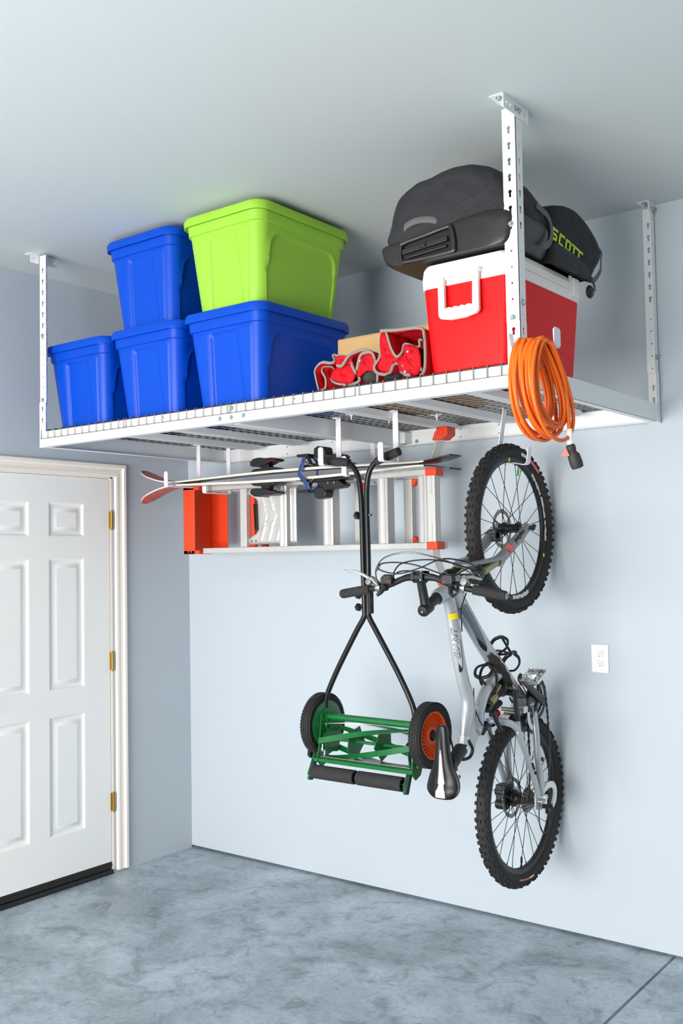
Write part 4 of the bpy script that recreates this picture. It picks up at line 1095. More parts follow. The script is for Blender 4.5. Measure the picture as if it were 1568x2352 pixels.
# ================================================================ BICYCLE
BX = 2.240
def bike():
    t = thing('mountain_bicycle', (BX, -.45, .30), 'silver full suspension mountain bike hanging upright by its front wheel near the wall', 'bicycle')
    def P(dx, y, z): return Vector((BX+dx, y, z))
    Rt = .312
    def wheel(name, c, front):
        cx, cy, cz = c; mb = MB()
        prof = [(.027*math.cos(2*PI*k/14)*1.02, .0265*math.sin(2*PI*k/14)) for k in range(14)]
        mb.torus(c, (1, 0, 0), Rt, prof, 72)
        def pt(xx, rr, a): return Vector((cx+xx, cy+math.sin(a)*rr, cz+math.cos(a)*rr))
        N = 66
        for k in range(N):
            a = 2*PI*k/N; h = PI/N
            up = Vector((0, math.sin(a), math.cos(a))); ta = Vector((0, math.cos(a), -math.sin(a)))
            if k % 2 == 0:
                lug = [(-.0065, .0, .008, .011), (.0065, .0, .008, .011)]
            else: lug = [(0, .0, .010, .012), (-.0155, .28, .008, .011), (.0155, .28, .008, .011)]
            lug += [(-.0245, .8, .007, .0125), (.0245, .8, .007, .0125)]
            for xx, tilt, w, l in lug:
                rr = Rt + math.sqrt(max(0, .0275**2-xx**2))
                n_ = (up*(1-tilt)+Vector((1 if xx > 0 else -1, 0, 0))*tilt).normalized() if tilt else up
                b0 = pt(xx, rr, a); mb.bar(b0-ta*l/2+n_*.001, b0+ta*l/2+n_*.001, w, .0085, up=n_)
        w = mb.build(name, M_rubber, t, smooth=50)
        # rim
        mb = MB(); prof = [(0, -.0125), (0, .0125), (-.010, .0135), (-.019, .010), (-.023, .005), (-.023, -.005), (-.019, -.010), (-.010, -.0135)]
        mb.torus(c, (1, 0, 0), .289, prof, 72); mb.build('rim', M_black, w, smooth=40)
        # rim decals
        mb = MB()
        R2 = random.Random(5 if front else 9)
        def arcband(a0, a1, r0, r1, side, jag=0.0, target=None):
            tgt = target or mb; n = max(3, int((a1-a0)/.03)); vs = []; fs = []
            for i in range(n+1):
                a = a0+(a1-a0)*i/n; j0 = R2.uniform(-jag, jag); j1 = R2.uniform(-jag, jag)
                vs.append(pt(side, r0+j0, a)); vs.append(pt(side, r1+j1, a))
            for i in range(n): fs.append((2*i, 2*i+1, 2*i+3, 2*i+2))
            tgt.add(vs, fs)
        sx = .01395
        if front:
            for a0, a1 in ((.62, 1.02), (1.06, 1.40), (1.44, 1.75), (2.75, 3.25)):
                arcband(a0, a1, .270, .284, sx-.0004, .0035)
            arcband(3.9, 4.3, .272, .280, -sx+.0004, .002)
            mb.build('rim_lettering', M_dec, w, smooth=0)
            mb = MB()
            for a in (-.12, 1.98): mb.lathe([(.0085, 0), (.0085, .0006), (0, .0006)], pt(sx-.0005, .2775, a), (1, 0, 0), 14)
            mb.split('rim_badge', M_yelp, w)
            mb = MB(); arcband(.15, .40, .299, .313, .0276, 0); lb = mb.build('tyre_label', M_dec, w, smooth=0)
            mb = MB(); arcband(.41, .70, .299, .313, .0276, 0); mb.build('tyre_red_label', M_redlt, w, smooth=0)
        else:
            arcband(3.02, 3.14, .304, .311, .0272, 0); mb.build('tyre_label', M_dec, w, smooth=0)
            mb = MB(); arcband(3.14, 3.42, .304, .310, .0272, 0); mb.build('tyre_red_label', M_redlt, w, smooth=0)
        # hub
        mb = MB()
        if front: mb.lathe([(.008, -.052), (.012, -.048), (.026, -.036), (.026, -.029), (.019, -.022), (.018, .018), (.026, .028), (.026, .035), (.016, .038), (.016, .050)], c, (1, 0, 0), 20)
        else: mb.lathe([(.010, -.055), (.018, -.050), (.034, -.036), (.034, -.028), (.024, -.020), (.022, .010), (.026, .016), (.026, .020), (.012, .024), (.012, .060)], c, (1, 0, 0), 20)
        mb.build('hub', M_black, w, smooth=40)
        # spokes laced two-cross, each one its own
        n = 24 if front else 28
        for k in range(n):
            side = 1 if k % 2 == 0 else -1
            d = 1 if (k//2) % 2 == 0 else -1
            a = 2*PI*(k+.5)/n; ah = a + d*.95
            fx = (.031 if side > 0 else -.032) if front else (.018 if side > 0 else -.031)
            mb = MB(); mb.cyl(pt(fx, .021 if front else .027, ah), pt(side*.003, .268, a), .0014, 5); mb.cyl(pt(side*.003, .256, a), pt(side*.003, .268, a), .0021, 6)
            mb.build('spoke', M_blackm, w, smooth=60)
        # brake disc on the left side
        mb = MB(); n = 48; rr0, rr1 = .064, .080; zc_ = -.045 if front else -.044
        outer = []; 
        for k in range(96):
            a = 2*PI*k/96; outer.append(((rr1+.0012*math.sin(a*12))*math.sin(a), (rr1+.0012*math.sin(a*12))*math.cos(a)))
        holes = [circ(0, 0, rr0, 48)]
        for k in range(28):
            a = 2*PI*k/28; r_ = .069 if k % 2 else .075; holes.append(circ(r_*math.sin(a), r_*math.cos(a), .0025, 6))
        mb.plate(outer, holes, (cx+zc_, cy, cz), (0, 1, 0), (0, 0, 1), (.002, 0, 0))
        for k in range(6):
            a = 2*PI*k/6; mb.bar(pt(zc_+.001, .018, a+.35), pt(zc_+.001, .066, a), .002, .006, up=(0, math.cos(a), -math.sin(a)))
        mb.lathe([(.020, -.001), (.020, .002)], pt(zc_+.001, 0, 0), (1, 0, 0), 18)
        mb.build('brake_disc', M_steel, w, smooth=20)
        mb = MB(); va = .28 if front else 3.20
        mb.cyl(pt(0, .268, va), pt(0, .238, va), .003, 8); mb.build('valve_stem', M_brass if front else M_black, w)
        mb = MB(); mb.tube([pt(0, .250, va), pt(0, .226, va)], [.005, .004], 8); mb.build('valve_cap', M_gcap if front else M_black, w)
        return w
    FH = (BX, -.366, 1.718); RH = (BX, -.338, .630)
    fw = wheel('front_wheel', FH, True)
    rw = wheel('rear_wheel', RH, False)
    # cassette
    mb = MB()
    for i in range(8):
        r = .052-.0045*i; x = .024+.0046*i; n = 20
        poly = []
        for k in range(n*2):
            a = PI*k/n; rr = r if k % 2 == 0 else r-.004; poly.append((rr*math.sin(a), rr*math.cos(a)))
        mb.prism(poly, (RH[0]+x, RH[1], RH[2]), (0, 1, 0), (0, 0, 1), (.002, 0, 0))
    mb.build('cassette', M_steel, rw, smooth=20)
    # ------------- frame
    mb = MB()
    mb.tube([P(0, -.944, 1.463), P(0, -.936, 1.466), P(0, -.80, 1.514), P(0, -.790, 1.518)], [.027, .0285, .0285, .026], 20)    # head tube
    tt = smooth_path([P(0, -.870, 1.470), P(0, -.845, 1.400), P(0, -.826, 1.320), P(0, -.806, 1.240), P(0, -.776, 1.150), P(0, -.748, 1.090), P(0, -.744, 1.040), P(0, -.762, .985), P(0, -.778, .935)], 5)
    m_ = len(tt); mb.tube(tt, [(.026 if i < m_*.62 else .026+(i/m_-.62)*.012) if i < m_*.8 else .028-(i/m_-.8)*.065 for i in range(m_)], 18, flat=(1.05, .85), up=(0, 1, 0))
    dt = smooth_path([P(0, -.830, 1.480), P(0, -.74, 1.385), P(0, -.60, 1.250), P(0, -.48, 1.150), P(0, -.375, 1.065), P(0, -.310, 1.020)], 5)
    mb.tube(dt, [.032, .033]+[.031]*(len(dt)-4)+[.033, .036], 18, flat=(1.0, .9), up=(0, 1, 0))
    arc = smooth_path([P(0, -.500, 1.150), P(0, -.560, 1.125), P(0, -.625, 1.080), P(0, -.662, 1.020), P(0, -.672, .970), P(0, -.690, .950)], 5)
    mb.tube(arc, .021, 14, flat=(1.1, 1), up=(0, 1, 0))
    mb.prism([(-.735, 1.06), (-.665, 1.04), (-.665, .965), (-.72, .895), (-.775, .925)], (BX-.010, 0, 0), (0, 1, 0), (0, 0, 1), (.02, 0, 0))   # seat gusset
    mb.prism([(-.82, 1.475), (-.80, 1.38), (-.74, 1.40), (-.77, 1.46)], (BX-.012, 0, 0), (0, 1, 0), (0, 0, 1), (.024, 0, 0))
    mb.cyl(P(-.036, -.290, 1.030), P(.036, -.290, 1.030), .026, 20)
    fr = mb.build('frame', M_sil, t, smooth=50)
    mb = MB(); mb.tube([P(0, -.776, .945), P(0, -.783, .918)], .0205, 16); mb.bar(P(.012, -.790, .925), P(.012, -.79, .945), .02, .012)
    for k in range(4): mb.tube([P(0, -.7755-.0015*k, .948-.007*k), P(0, -.776-.0015*k, .945-.007*k)], .0215, 16)
    mb.build('seat_collar', M_silw, fr)
    # tube lettering wrapped onto the surface
    def wrap_text(txt, A, B, side_n, r, length, height, material, name, shear=.25, bold=.0, start=0.0, shift=0.0, rev=False):
        vs, fs, bb = text_mesh(txt, 1.0, shear, bold)
        sx = length/(bb[2]-bb[0]); sy = height/(bb[3]-bb[1])
        vs = [((v[0]-bb[0])*sx, (v[1]-bb[1])*sy-height/2, 0) for v in vs]
        vs, fs = subdiv2d(vs, fs, height*.30)
        A = Vector(A); B = Vector(B); tdir = (B-A).normalized(); n = Vector(side_n); n = (n-tdir*n.dot(tdir)).normalized(); v = n.cross(tdir)
        out = []
        for x, y, z in vs:
            ang = (y+shift)/r; out.append(A + tdir*(start+x) + n*(math.cos(ang)*(r+.0009)) + v*(math.sin(ang)*(r+.0009)))
        mb = MB(); mb.add(out, fs); return mb.build(name, material, fr, smooth=60)
    camdir = Vector((1.9, -3.6, .3)).normalized()
    # GIANT runs up the left silver tube, reading from the seat towards the head
    wrap_text('GIANT', P(0, -.808, 1.243), P(0, -.838, 1.368), camdir, .0262, .118, .021, M_black, 'tube_lettering', .3, .0)
    wrap_text('GIANT', P(0, -.808, 1.243), P(0, -.838, 1.368), camdir, .0268, .116, .0155, M_silw, 'tube_lettering_fill', .3, -.01)
    # dark outline spear graphics
    def spear(A, B, r, n_, material, name, hw, inner=None):
        A = Vector(A); B = Vector(B); L = (B-A).length; tdir = (B-A).normalized(); n = Vector(n_); n = (n-tdir*n.dot(tdir)).normalized(); v = n.cross(tdir)
        vs = []; fs = []; N = 16
        for i in range(N+1):
            s = i/N; wv = hw*math.sqrt(max(0, 1-(s)**2.2))
            for q in range(9):
                ang = (-1+2*q/8)*wv/r; vs.append(A+tdir*(L*s)+n*(math.cos(ang)*r)+v*(math.sin(ang)*r))
        for i in range(N):
            for q in range(8): fs.append((i*9+q, i*9+q+1, i*9+10+q, i*9+9+q))
        mb = MB(); mb.add(vs, fs); return mb.build(name, material, fr, smooth=60)
    spear(P(0, -.824, 1.31), P(0, -.791, 1.190), .0264, camdir, M_black, 'tube_graphic', .020)
    spear(P(0, -.824, 1.31), P(0, -.792, 1.196), .0268, camdir, M_silw, 'tube_graphic_fill', .017)
    spear(P(0, -.79, 1.44), P(0, -.612, 1.262), .0327, camdir, M_black, 'tube_graphic', .022)
    spear(P(0, -.79, 1.44), P(0, -.617, 1.268), .0331, camdir, M_sild, 'tube_graphic_fill', .019)
    vs = []; mbx = MB(); A = P(0, -.850, 1.408); 
    wt = Vector((0, .22, -.975)).normalized(); n = (camdir-wt*camdir.dot(wt)).normalized(); v = n.cross(wt)
    for i in range(5):
        for q in range(7):
            ang = .25+(-.6+1.2*q/6); vs.append(A+wt*(.022*i/4)+n*(math.cos(ang)*.0292)+v*(math.sin(ang)*.0292))
    mbx.add(vs, [(i*7+q, i*7+q+1, i*7+8+q, i*7+7+q) for i in range(4) for q in range(6)]); mbx.build('yellow_sticker', M_yel, fr, smooth=60)
    # dried mud patch on the down tube
    R3 = random.Random(2); mb = MB(); vs = []; fs = []; A = P(0, -.600, 1.250); B = P(0, -.43, 1.108); td = (B-A).normalized(); n0 = (Vector((.6, -.9, -.1))); n0 = (n0-td*n0.dot(td)).normalized(); v0 = n0.cross(td); N = 26
    for i in range(N+1):
        s = i/N; ww = .85*math.sin(PI*min(1, max(0.04, s*1.02)))**.35 * R3.uniform(.78, 1.12)
        for q in range(9):
            ang = (-1+2*q/8)*ww+.1; r = .0318+R3.uniform(0, .003)*(0 if q in (0, 8) else 1); vs.append(A+td*((B-A).length*s)+n0*(math.cos(ang)*r)+v0*(math.sin(ang)*r))
    for i in range(N):
        for q in range(8): fs.append((i*9+q, i*9+q+1, i*9+10+q, i*9+9+q))
    mb.add(vs, fs); mb.build('mud_patch', M_mud, fr, smooth=0)
    mb = MB()
    for k in (-1, 1): mb.tube([P(.0335+.002, -.395+.012*k, 1.095), P(.0335, -.335+.012*k, 1.040)], .0022, 5)
    mb.build('red_black_stripe', M_black, fr); mb = MB(); mb.tube([P(.036, -.41, 1.115), P(.035, -.385, 1.092)], .0035, 5, flat=(1, 1)); mb.tube([P(.036, -.345, 1.05), P(.035, -.335, 1.04)], .0035, 5); mb.build('red_stripe', M_sred, fr)
    # ------------- fork
    mb = MB()
    mb.tube([P(0, -.800, 1.512), P(0, -.772, 1.523)], [.028, .024], 18)
    mb.bar(P(-.070, -.775, 1.530), P(.070, -.775, 1.530), .030, .032, up=(0, 1, 0)); mb.cyl(P(.065, -.800, 1.524), P(.065, -.745, 1.545), .021, 16); mb.cyl(P(-.065, -.800, 1.524), P(-.065, -.745, 1.545), .021, 16)
    fk = mb.build('fork_crown', M_black, t, bev=.004, smooth=45)
    for s in (1, -1):
        mb = MB(); mb.cyl(P(.065*s, -.765, 1.538), P(.065*s, -.600, 1.592), .0155, 16); mb.build('stanchion', M_gold, fk, smooth=60)
        mb = MB(); mb.tube([P(.065*s, -.795, 1.526), P(.065*s, -.780, 1.533)], [.018, .021], 16); mb.build('stanchion_ring', M_chrome, fk, smooth=60)
        mb = MB(); mb.tube([P(.065*s, -.618, 1.587), P(.065*s, -.606, 1.590)], [.0205, .0205], 16); mb.build('dust_seal', M_gold, fk, smooth=60)
        mb = MB(); mb.tube(smooth_path([P(.065*s, -.612, 1.588), P(.065*s, -.56, 1.612), P(.066*s, -.48, 1.655), P(.068*s, -.41, 1.694), P(.066*s, -.36, 1.722)], 4), [.0215]*4+[.021]*8+[.019, .018, .018, .017, .016], 16, flat=(1, .95))
        mb.prism([(-.385, 1.700), (-.350, 1.700), (-.335, 1.728), (-.355, 1.742), (-.385, 1.728)], (BX+.058*s-.004, 0, 0), (0, 1, 0), (0, 0, 1), (.009, 0, 0))
        lg = mb.build('fork_lower', M_fork, fk, smooth=50)
        if s == 1:
            # leg lettering
            A = P(.066, -.49, 1.650); B = P(.068, -.395, 1.702)
            vs, fs, bb = text_mesh('psylo', 1.0, .2, .02); sx = .092/(bb[2]-bb[0]); sy = .026/(bb[3]-bb[1])
            vs = [((q[0]-bb[0])*sx, (q[1]-bb[1])*sy-.013, 0) for q in vs]; vs, fs = subdiv2d(vs, fs, .006)
            td = (B-A).normalized(); n = (camdir-td*camdir.dot(td)).normalized(); v = n.cross(td); mb = MB()
            mb.add([A+td*x+n*(math.cos(y/.0215)*.0225)+v*(math.sin(y/.0215)*.0225) for x, y, z in vs], fs); mb.build('leg_lettering', M_black, lg, smooth=60)
            A = P(.066, -.545, 1.618); mb = MB(); vs = []; fs = []
            for i in range(3):
                for q in range(7):
                    ang = (-.9+1.8*q/6); vs.append(A+td*(.034*i/2)+n*(math.cos(ang)*.0224)+v*(math.sin(ang)*.0224))
            mb.add(vs, [(i*7+q, i*7+q+1, i*7+8+q, i*7+7+q) for i in range(2) for q in range(6)]); mb.build('red_label', M_redlt, lg, smooth=60)
    # brake arch looping around the tyre
    mb = MB(); mb.tube(smooth_path([P(.070, -.600, 1.598), P(.066, -.650, 1.594), P(.050, -.715, 1.585), P(.022, -.755, 1.578), P(-.022, -.755, 1.578), P(-.050, -.715, 1.585), P(-.066, -.650, 1.594), P(-.070, -.600, 1.598)], 6), .013, 10, flat=(.75, 1.25), up=(0, -.3, 1)); mb.build('fork_arch', M_fork, fk, smooth=60)
    # axle ends / quick release
    mb = MB(); mb.cyl(P(.050, FH[1], FH[2]), P(.092, FH[1], FH[2]), .008, 12); mb.lathe([(.011, 0), (.012, .010), (.007, .014)], P(.088, FH[1], FH[2]), (1, 0, 0), 12); mb.bar(P(.094, FH[1]+.004, FH[2]), P(.098, FH[1]+.010, FH[2]+.012), .008, .012); mb.build('quick_release', M_black, fw)
    mb = MB(); mb.cyl(P(-.095, FH[1], FH[2]), P(-.050, FH[1], FH[2]), .009, 12); mb.tube([P(-.094, FH[1], FH[2]), P(-.098, FH[1]-.05, FH[2]-.02)], .005, 8); mb.build('quick_release', M_chrome, fw)
    mb = MB(); mb.box((BX-.068, -.445, 1.665), (BX-.030, -.400, 1.715)); mb.cyl(P(-.075, -.43, 1.69), P(-.03, -.43, 1.69), .017, 14); mb.build('brake_caliper', M_black, fk, bev=.004)
    # ------------- stem, bar, controls
    mb = MB(); mb.cyl(P(0, -1.012, 1.436), P(0, -.946, 1.463), .019, 16); mb.lathe([(.020, 0), (.022, .004), (.022, .012), (.018, .014)], P(0, -.952, 1.460), (0, .94, .34), 18)
    sm = P(0, -1.018, 1.428); bc = P(0, -1.052, 1.541)
    mb.lathe([(.014, -.028), (.021, -.024), (.022, .02), (.019, .026), (.008, .028), (.008, .024), (0, .024)], sm, (0, -.94, -.34), 18)
    mb.tube([sm, sm+(bc-sm)*.25, sm+(bc-sm)*.9, bc], [.020, .0165, .0155, .019], 16, flat=(1.05, .95))
    mb.cyl(bc-Vector((.024, 0, 0)), bc+Vector((.024, 0, 0)), .0215, 18); mb.box((bc.x-.024, bc.y-.024, bc.z-.008), (bc.x-.012, bc.y+.024, bc.z+.020)); mb.box((bc.x+.012, bc.y-.024, bc.z-.008), (bc.x+.024, bc.y+.024, bc.z+.020))
    st = mb.build('stem', M_black, t, smooth=45)
    mb = MB()
    for q in ((-.018, .018, -.022), (.018, .018, -.022), (.018, -.010, -.026)): mb.ball(bc+Vector((q[0], q[2], q[1])), .0045, 8, 6)
    mb.lathe([(.007, 0), (.006, .003), (0, .003)], sm+Vector((0, -.94, -.34))*.026, (0, -.94, -.34), 10)
    mb.split('stem_bolt', M_chrome, st)
    flat_t = None
    def hb(x, dz, dy=0): return Vector((BX+x, bc.y+dy, bc.z+dz))
    prof = [hb(-.345, -.065, .002), hb(-.27, -.052, 0), hb(-.19, -.040, 0), hb(-.13, -.028, 0), hb(-.08, -.010, 0), hb(-.05, -.002), hb(0, 0), hb(.05, -.002), hb(.08, -.010, 0), hb(.13, -.028, 0), hb(.19, -.040, 0), hb(.27, -.052, 0), hb(.335, -.063, .002)]
    pp = smooth_path(prof, 5)
    mb = MB(); mb.tube(pp, [.0112 if abs((q-bc).x) > .07 else .0112+.0045*(1-abs((q-bc).x)/.07) for q in pp], 14); mb.build('handlebar', M_black, t, smooth=60)
    for s in (-1, 1):
        a = hb(.215*s, -.0435); b = hb(.335*s if s > 0 else -.348, -.0635, .002)
        mb = MB(); pts = [a, a+(b-a)*.02, a+(b-a)*.97, b]; mb.tube(pts, [.018, .0165, .0165, .014], 16)
        for k in range(9):
            c_ = a+(b-a)*(.08+.1*k)
            for q in range(12):
                an = 2*PI*q/12+k*.26; mb.ball(c_+Vector((0, math.cos(an), math.sin(an)))*.0163, .0024, 6, 4)
        g = mb.build('grip', M_foam, t, smooth=60)
        if s > 0: mb = MB(); mb.lathe([(.011, 0), (.012, .001), (0, .0012)], b, (1, 0, -.15), 14); mb.build('grip_end', M_sild, g)
        # brake lever clamp + shifter pod
        cl = hb(.175*s, -.037)
        mb = MB(); mb.lathe([(.017, -.010), (.019, -.006), (.019, .006), (.017, .010)], cl, (1, 0, -.15*s), 16); mb.tube([cl+Vector((0, -.01, .012)), cl+Vector((.012*s, -.022, .028)), cl+Vector((.02*s, -.028, .034))], [.013, .012, .010], 12)
        br = mb.build('brake_mount', M_chrome, t, smooth=50)
        mb = MB(); mb.lathe([(.012, -.008), (.014, 0), (.012, .010), (0, .011)], cl+Vector((.022*s, -.030, .020)), (0, -1, .2), 14); mb.build('lever_pivot', M_steel, br, smooth=50)
        mb = MB(); L = smooth_path([cl+Vector((.02*s, -.026, .030)), cl+Vector((.055*s, -.034, .050)), cl+Vector((.085*s, -.036, .058)), cl+Vector((.118*s, -.034, .056)), cl+Vector((.130*s, -.034, .062))] if s < 0 else [cl+Vector((.010, -.02, .03)), cl+Vector((.020, .01, .036)), cl+Vector((.035, .035, .030)), cl+Vector((.045, .045, .026))], 5)
        mb.tube(L, [.009-.0045*i/(len(L)-1) for i in range(len(L))], 10, flat=(.7, 1.1)); mb.build('brake_lever', M_alu, br, smooth=60)
        sh = hb(.125*s, -.020, -.008)
        mb = MB(); mb.prism([(-.024, -.010), (-.026, .014), (-.010, .026), (.018, .024), (.024, .008), (.020, -.010)], sh+Vector((0, -.022, .004)), (1, 0, 0), (0, 0, 1), (0, .026, 0)); mb.lathe([(.016, -.010), (.018, -.006), (.018, .006), (.016, .010)], hb(.15*s, -.033), (1, 0, -.15*s), 14); sp = mb.build('gear_shifter', M_black, t, bev=.006, smooth=45)
        mb = MB(); mb.lathe([(.004, 0), (.004, .002), (0, .003)], sh+Vector((-.008*s, -.022, .006)), (0, -1, 0), 10); mb.build('red_dot', M_sred, sp)
        mb = MB(); mb.tube([sh+Vector((.01*s, -.012, -.014)), sh+Vector((.02*s, -.028, -.035)), sh+Vector((.032*s, -.034, -.045))], [.009, .008, .006], 8); mb.build('thumb_lever', M_black, sp, smooth=50)
    # cables and hoses
    cables = [
        ([hb(-.17, -.02, -.02), hb(-.145, .030, -.06), hb(-.08, .072, -.09), hb(.02, .085, -.08), hb(.12, .055, -.02), hb(.17, .01, .06), hb(.13, -.01, .14), hb(.06, .0, .25)], .0026, M_gold),
        ([hb(-.10, .012, -.02), hb(-.03, .048, -.07), hb(.07, .060, -.07), hb(.14, .048, -.02), hb(.20, .012, .08), hb(.13, .02, .22), hb(.0, .05, .38)], .0026, M_black),
        ([hb(.10, .010, -.02), hb(.02, .042, -.06), hb(-.06, .052, -.07), hb(-.12, .046, -.07), hb(-.128, .026, -.06), hb(-.06, .012, -.05), hb(.02, .030, -.04), hb(.10, .062, 0), hb(.16, .04, .09), hb(.10, .0, .20)], .0026, M_black),
        ([hb(.10, -.006, -.02), hb(.02, .018, -.05), hb(-.05, .020, -.05), hb(-.11, -.006, -.03)], .0026, M_black),
        ([hb(.14, .0, -.01), hb(.17, .03, .05), hb(.145, .01, .12), hb(.085, -.06, .17), hb(.045, -.12, .20), hb(.035, -.17, .215), hb(.03, -.205, .225)], .0026, M_black),
        ([P(.0, -.700, 1.115), P(.006, -.705, 1.05), P(.02, -.692, .990), P(.03, -.655, .955), P(.0, -.58, .925), P(-.02, -.53, .90)], .0022, M_black),
        ([P(.02, -.640, .962), P(.02, -.60, .90), P(.03, -.55, .84)], .0022, M_black),
        ([P(.082, -.285, .605), P(.082, -.255, .550), P(.078, -.265, .505), P(.074, -.305, .500), P(.074, -.335, .550), P(.074, -.330, .625)], .0024, M_black),
    ]
    for pts, r, m in cables:
        mb = MB(); mb.tube(smooth_path(pts, 6), r, 7); mb.build('cable', m, t, smooth=80)
    mb = MB(); mb.tube([hb(-.148, .025, -.055), hb(-.125, .045, -.068)], .0052, 8); mb.build('cable_adjuster', M_steel, t)
    # ------------- seatpost and saddle
    mb = MB(); mb.tube([P(0, -.778, .930), P(0, -.800, .903), P(0, -.850, .872)], [.0155, .0155, .019], 16, flat=(1, 1)); mb.tube([P(0, -.800, .905), P(0, -.885, .850)], [.026, .022], 16)
    mb.box((BX-.022, -.905, .838), (BX+.022, -.862, .872)); mb.tube(smooth_path([P(.020, -.782, .935), P(.026, -.762, .900), P(.02, -.775, .872), P(.01, -.81, .868)], 5), .0065, 8)
    mb.build('seatpost', M_black, t, bev=.003, smooth=45)
    # saddle : length runs down the picture (bike hangs nose up), top faces away from wall
    sx = []
    stations = [(1.012, .010, .010), (1.006, .018, .020), (.985, .022, .026), (.94, .024, .030), (.895, .030, .032), (.855, .043, .034), (.835, .058, .036), (.805, .068, .038), (.785, .071, .037), (.768, .064, .032), (.756, .048, .022), (.750, .030, .010)]
    rs = []
    def yt(z): return -.945 - .012*math.cos((z-.86)/.15*PI/2*1.2)*0 + .10*((z-.87)**2)*2 - (.010 if z < .8 else 0)
    for z, w, d in stations:
        ring = []
        for k in range(24):
            a = 2*PI*k/24; cx_ = math.cos(a); sy = math.sin(a)
            X = w*math.copysign(abs(cx_)**.8, cx_)
            top = yt(z)
            if sy > 0: Yv = top + .016*(abs(cx_))**2.2*(w/.05) - (.0) + (.004 if abs(cx_) < .25 and z < .95 else 0)
            else: Yv = top + d*abs(sy)**.6 + .010
            ring.append((BX+X, Yv, z))
        rs.append(ring)
    mb = MB(); mb.rings(rs); sd = mb.build('saddle', mat('saddle_black', (18, 18, 19), 0.33, spec=0.3, bump=0.02, bs=200), t, smooth=60, sub=1)
    mb = MB(); rs = []
    for z, w in ((.925, .001), (.905, .005), (.88, .0065), (.86, .008), (.83, .011), (.80, .015), (.775, .019), (.757, .020)):
        y = yt(z); rs.append([(BX-w, y+.0105*0+.001, z), (BX-w*.5, y-.0018, z), (BX+w*.5, y-.0018, z), (BX+w, y+.001, z), (BX+w, y+.006, z), (BX-w, y+.006, z)])
    mb.rings(rs); mb.build('saddle_stripe', M_sadw, sd, smooth=60)
    mb = MB()
    for s in (-1, 1): mb.tube(smooth_path([P(.016*s, -.915, .985), P(.020*s, -.893, .93), P(.022*s, -.888, .86), P(.026*s, -.89, .81), P(.034*s, -.92, .762)], 5), .0035, 8)
    mb.split('saddle_rail', M_blackm, sd)
    mb = MB(); mb.lathe([(.007, 0), (.007, .001), (0, .001)], P(.067, -.93, .835), (.9, -.4, 0), 14); mb.build('saddle_badge', M_steel, sd)
    # ------------- suspension and rear triangle
    mb = MB(); mb.cyl(P(0, -.505, 1.092), P(0, -.60, 1.040), .024, 18); mb.build('rear_shock', M_gold, t, smooth=50)
    mb = MB(); mb.cyl(P(0, -.48, 1.105), P(0, -.512, 1.088), .021, 16); mb.cyl(P(0, -.595, 1.043), P(0, -.615, 1.032), .026, 16); mb.cyl(P(.0, -.55, 1.02), P(.0, -.50, 1.035), .013, 12); mb.cyl(P(-.025, -.62, 1.028), P(.025, -.62, 1.028), .010, 12)
    mb.split('shock_cap', M_black, t, smooth=50)
    mb = MB(); mb.lathe([(.010, -.003), (.016, 0), (.016, .012), (.012, .014), (0, .014)], P(.012, -.555, 1.005), (.6, -.6, -.5), 14); mb.build('rebound_knob', M_sred, t, smooth=40)
    mb = MB()
    for s in (-1, 1):
        mb.tube([P(.036*s, -.620, 1.02), P(.042*s, -.600, .975), P(.045*s, -.575, .940)], [.012, .010, .011], 8, flat=(.7, 1.1))
        mb.tube([P(.05*s, -.465, 1.085), P(.055*s, -.475, 1.03), P(.058*s, -.463, .965), P(.058*s, -.455, .935)], [.013, .012, .012, .015], 10, flat=(.7, 1.2))
        mb.tube([P(.044*s, -.46, 1.06), P(.044*s, -.40, 1.05)], .016, 10, flat=(.5, 1))
    mb.tube([P(-.055, -.455, 1.07), P(.055, -.455, 1.07)], .012, 10)
    mb.build('rocker_link', M_black, t, smooth=50)
    mb = MB()
    for s in (-1, 1):
        # seat stay: sloping from the rocker to the dropout
        mb.tube(smooth_path([P(.058*s, -.470, .960), P(.066*s, -.478, .930), P(.068*s, -.470, .905), P(.070*s, -.428, .835), P(.070*s, -.370, .740), P(.068*s, -.325, .655)], 5), [.012]*6+[.0135]*8+[.012]*12, 12, flat=(.9, 1.15))
        # chain stay
        cs = smooth_path([P(.040*s, -.300, 1.000), P(.052*s, -.312, .960), P(.062*s, -.320, .90), P(.068*s, -.322, .80), P(.070*s, -.310, .72), P(.070*s, -.300, .655)], 5); mb.tube(cs, [.014]*8+[.0145]*(len(cs)-8), 12, flat=(.9, 1.2))
        mb.prism([(-.350, .600), (-.300, .588), (-.270, .612), (-.280, .665), (-.330, .680), (-.352, .650)], (BX+.066*s-.003, 0, 0), (0, 1, 0), (0, 0, 1), (.006, 0, 0))
    mb.tube(smooth_path([P(-.066, -.478, .930), P(-.055, -.520, .962), P(0, -.560, .975), P(.055, -.520, .962), P(.066, -.478, .930)], 5), .012, 10, flat=(1.2, .8)); mb.tube([P(-.05, -.33, .945), P(.05, -.33, .945)], .012, 10)
    mb.build('rear_stays', M_sil, t, smooth=50)
    mb = MB()
    for a, b, c, d in ((-.400, .792, -.384, .765), (-.378, .755, -.372, .745), (-.312, .80, -.309, .785)):
        mb.tube([P(.083, a, b), P(.083, c, d)], .0045, 6)
    mb.split('stay_stripe', M_black, t)
    mb = MB(); mb.box((BX-.085, -.400, .625), (BX-.040, -.345, .690)); mb.cyl(P(-.09, -.38, .61), P(-.04, -.38, .61), .022, 14); mb.cyl(P(-.09, -.385, .66), P(-.045, -.385, .66), .018, 14); mb.build('brake_caliper', M_black, t, bev=.005)
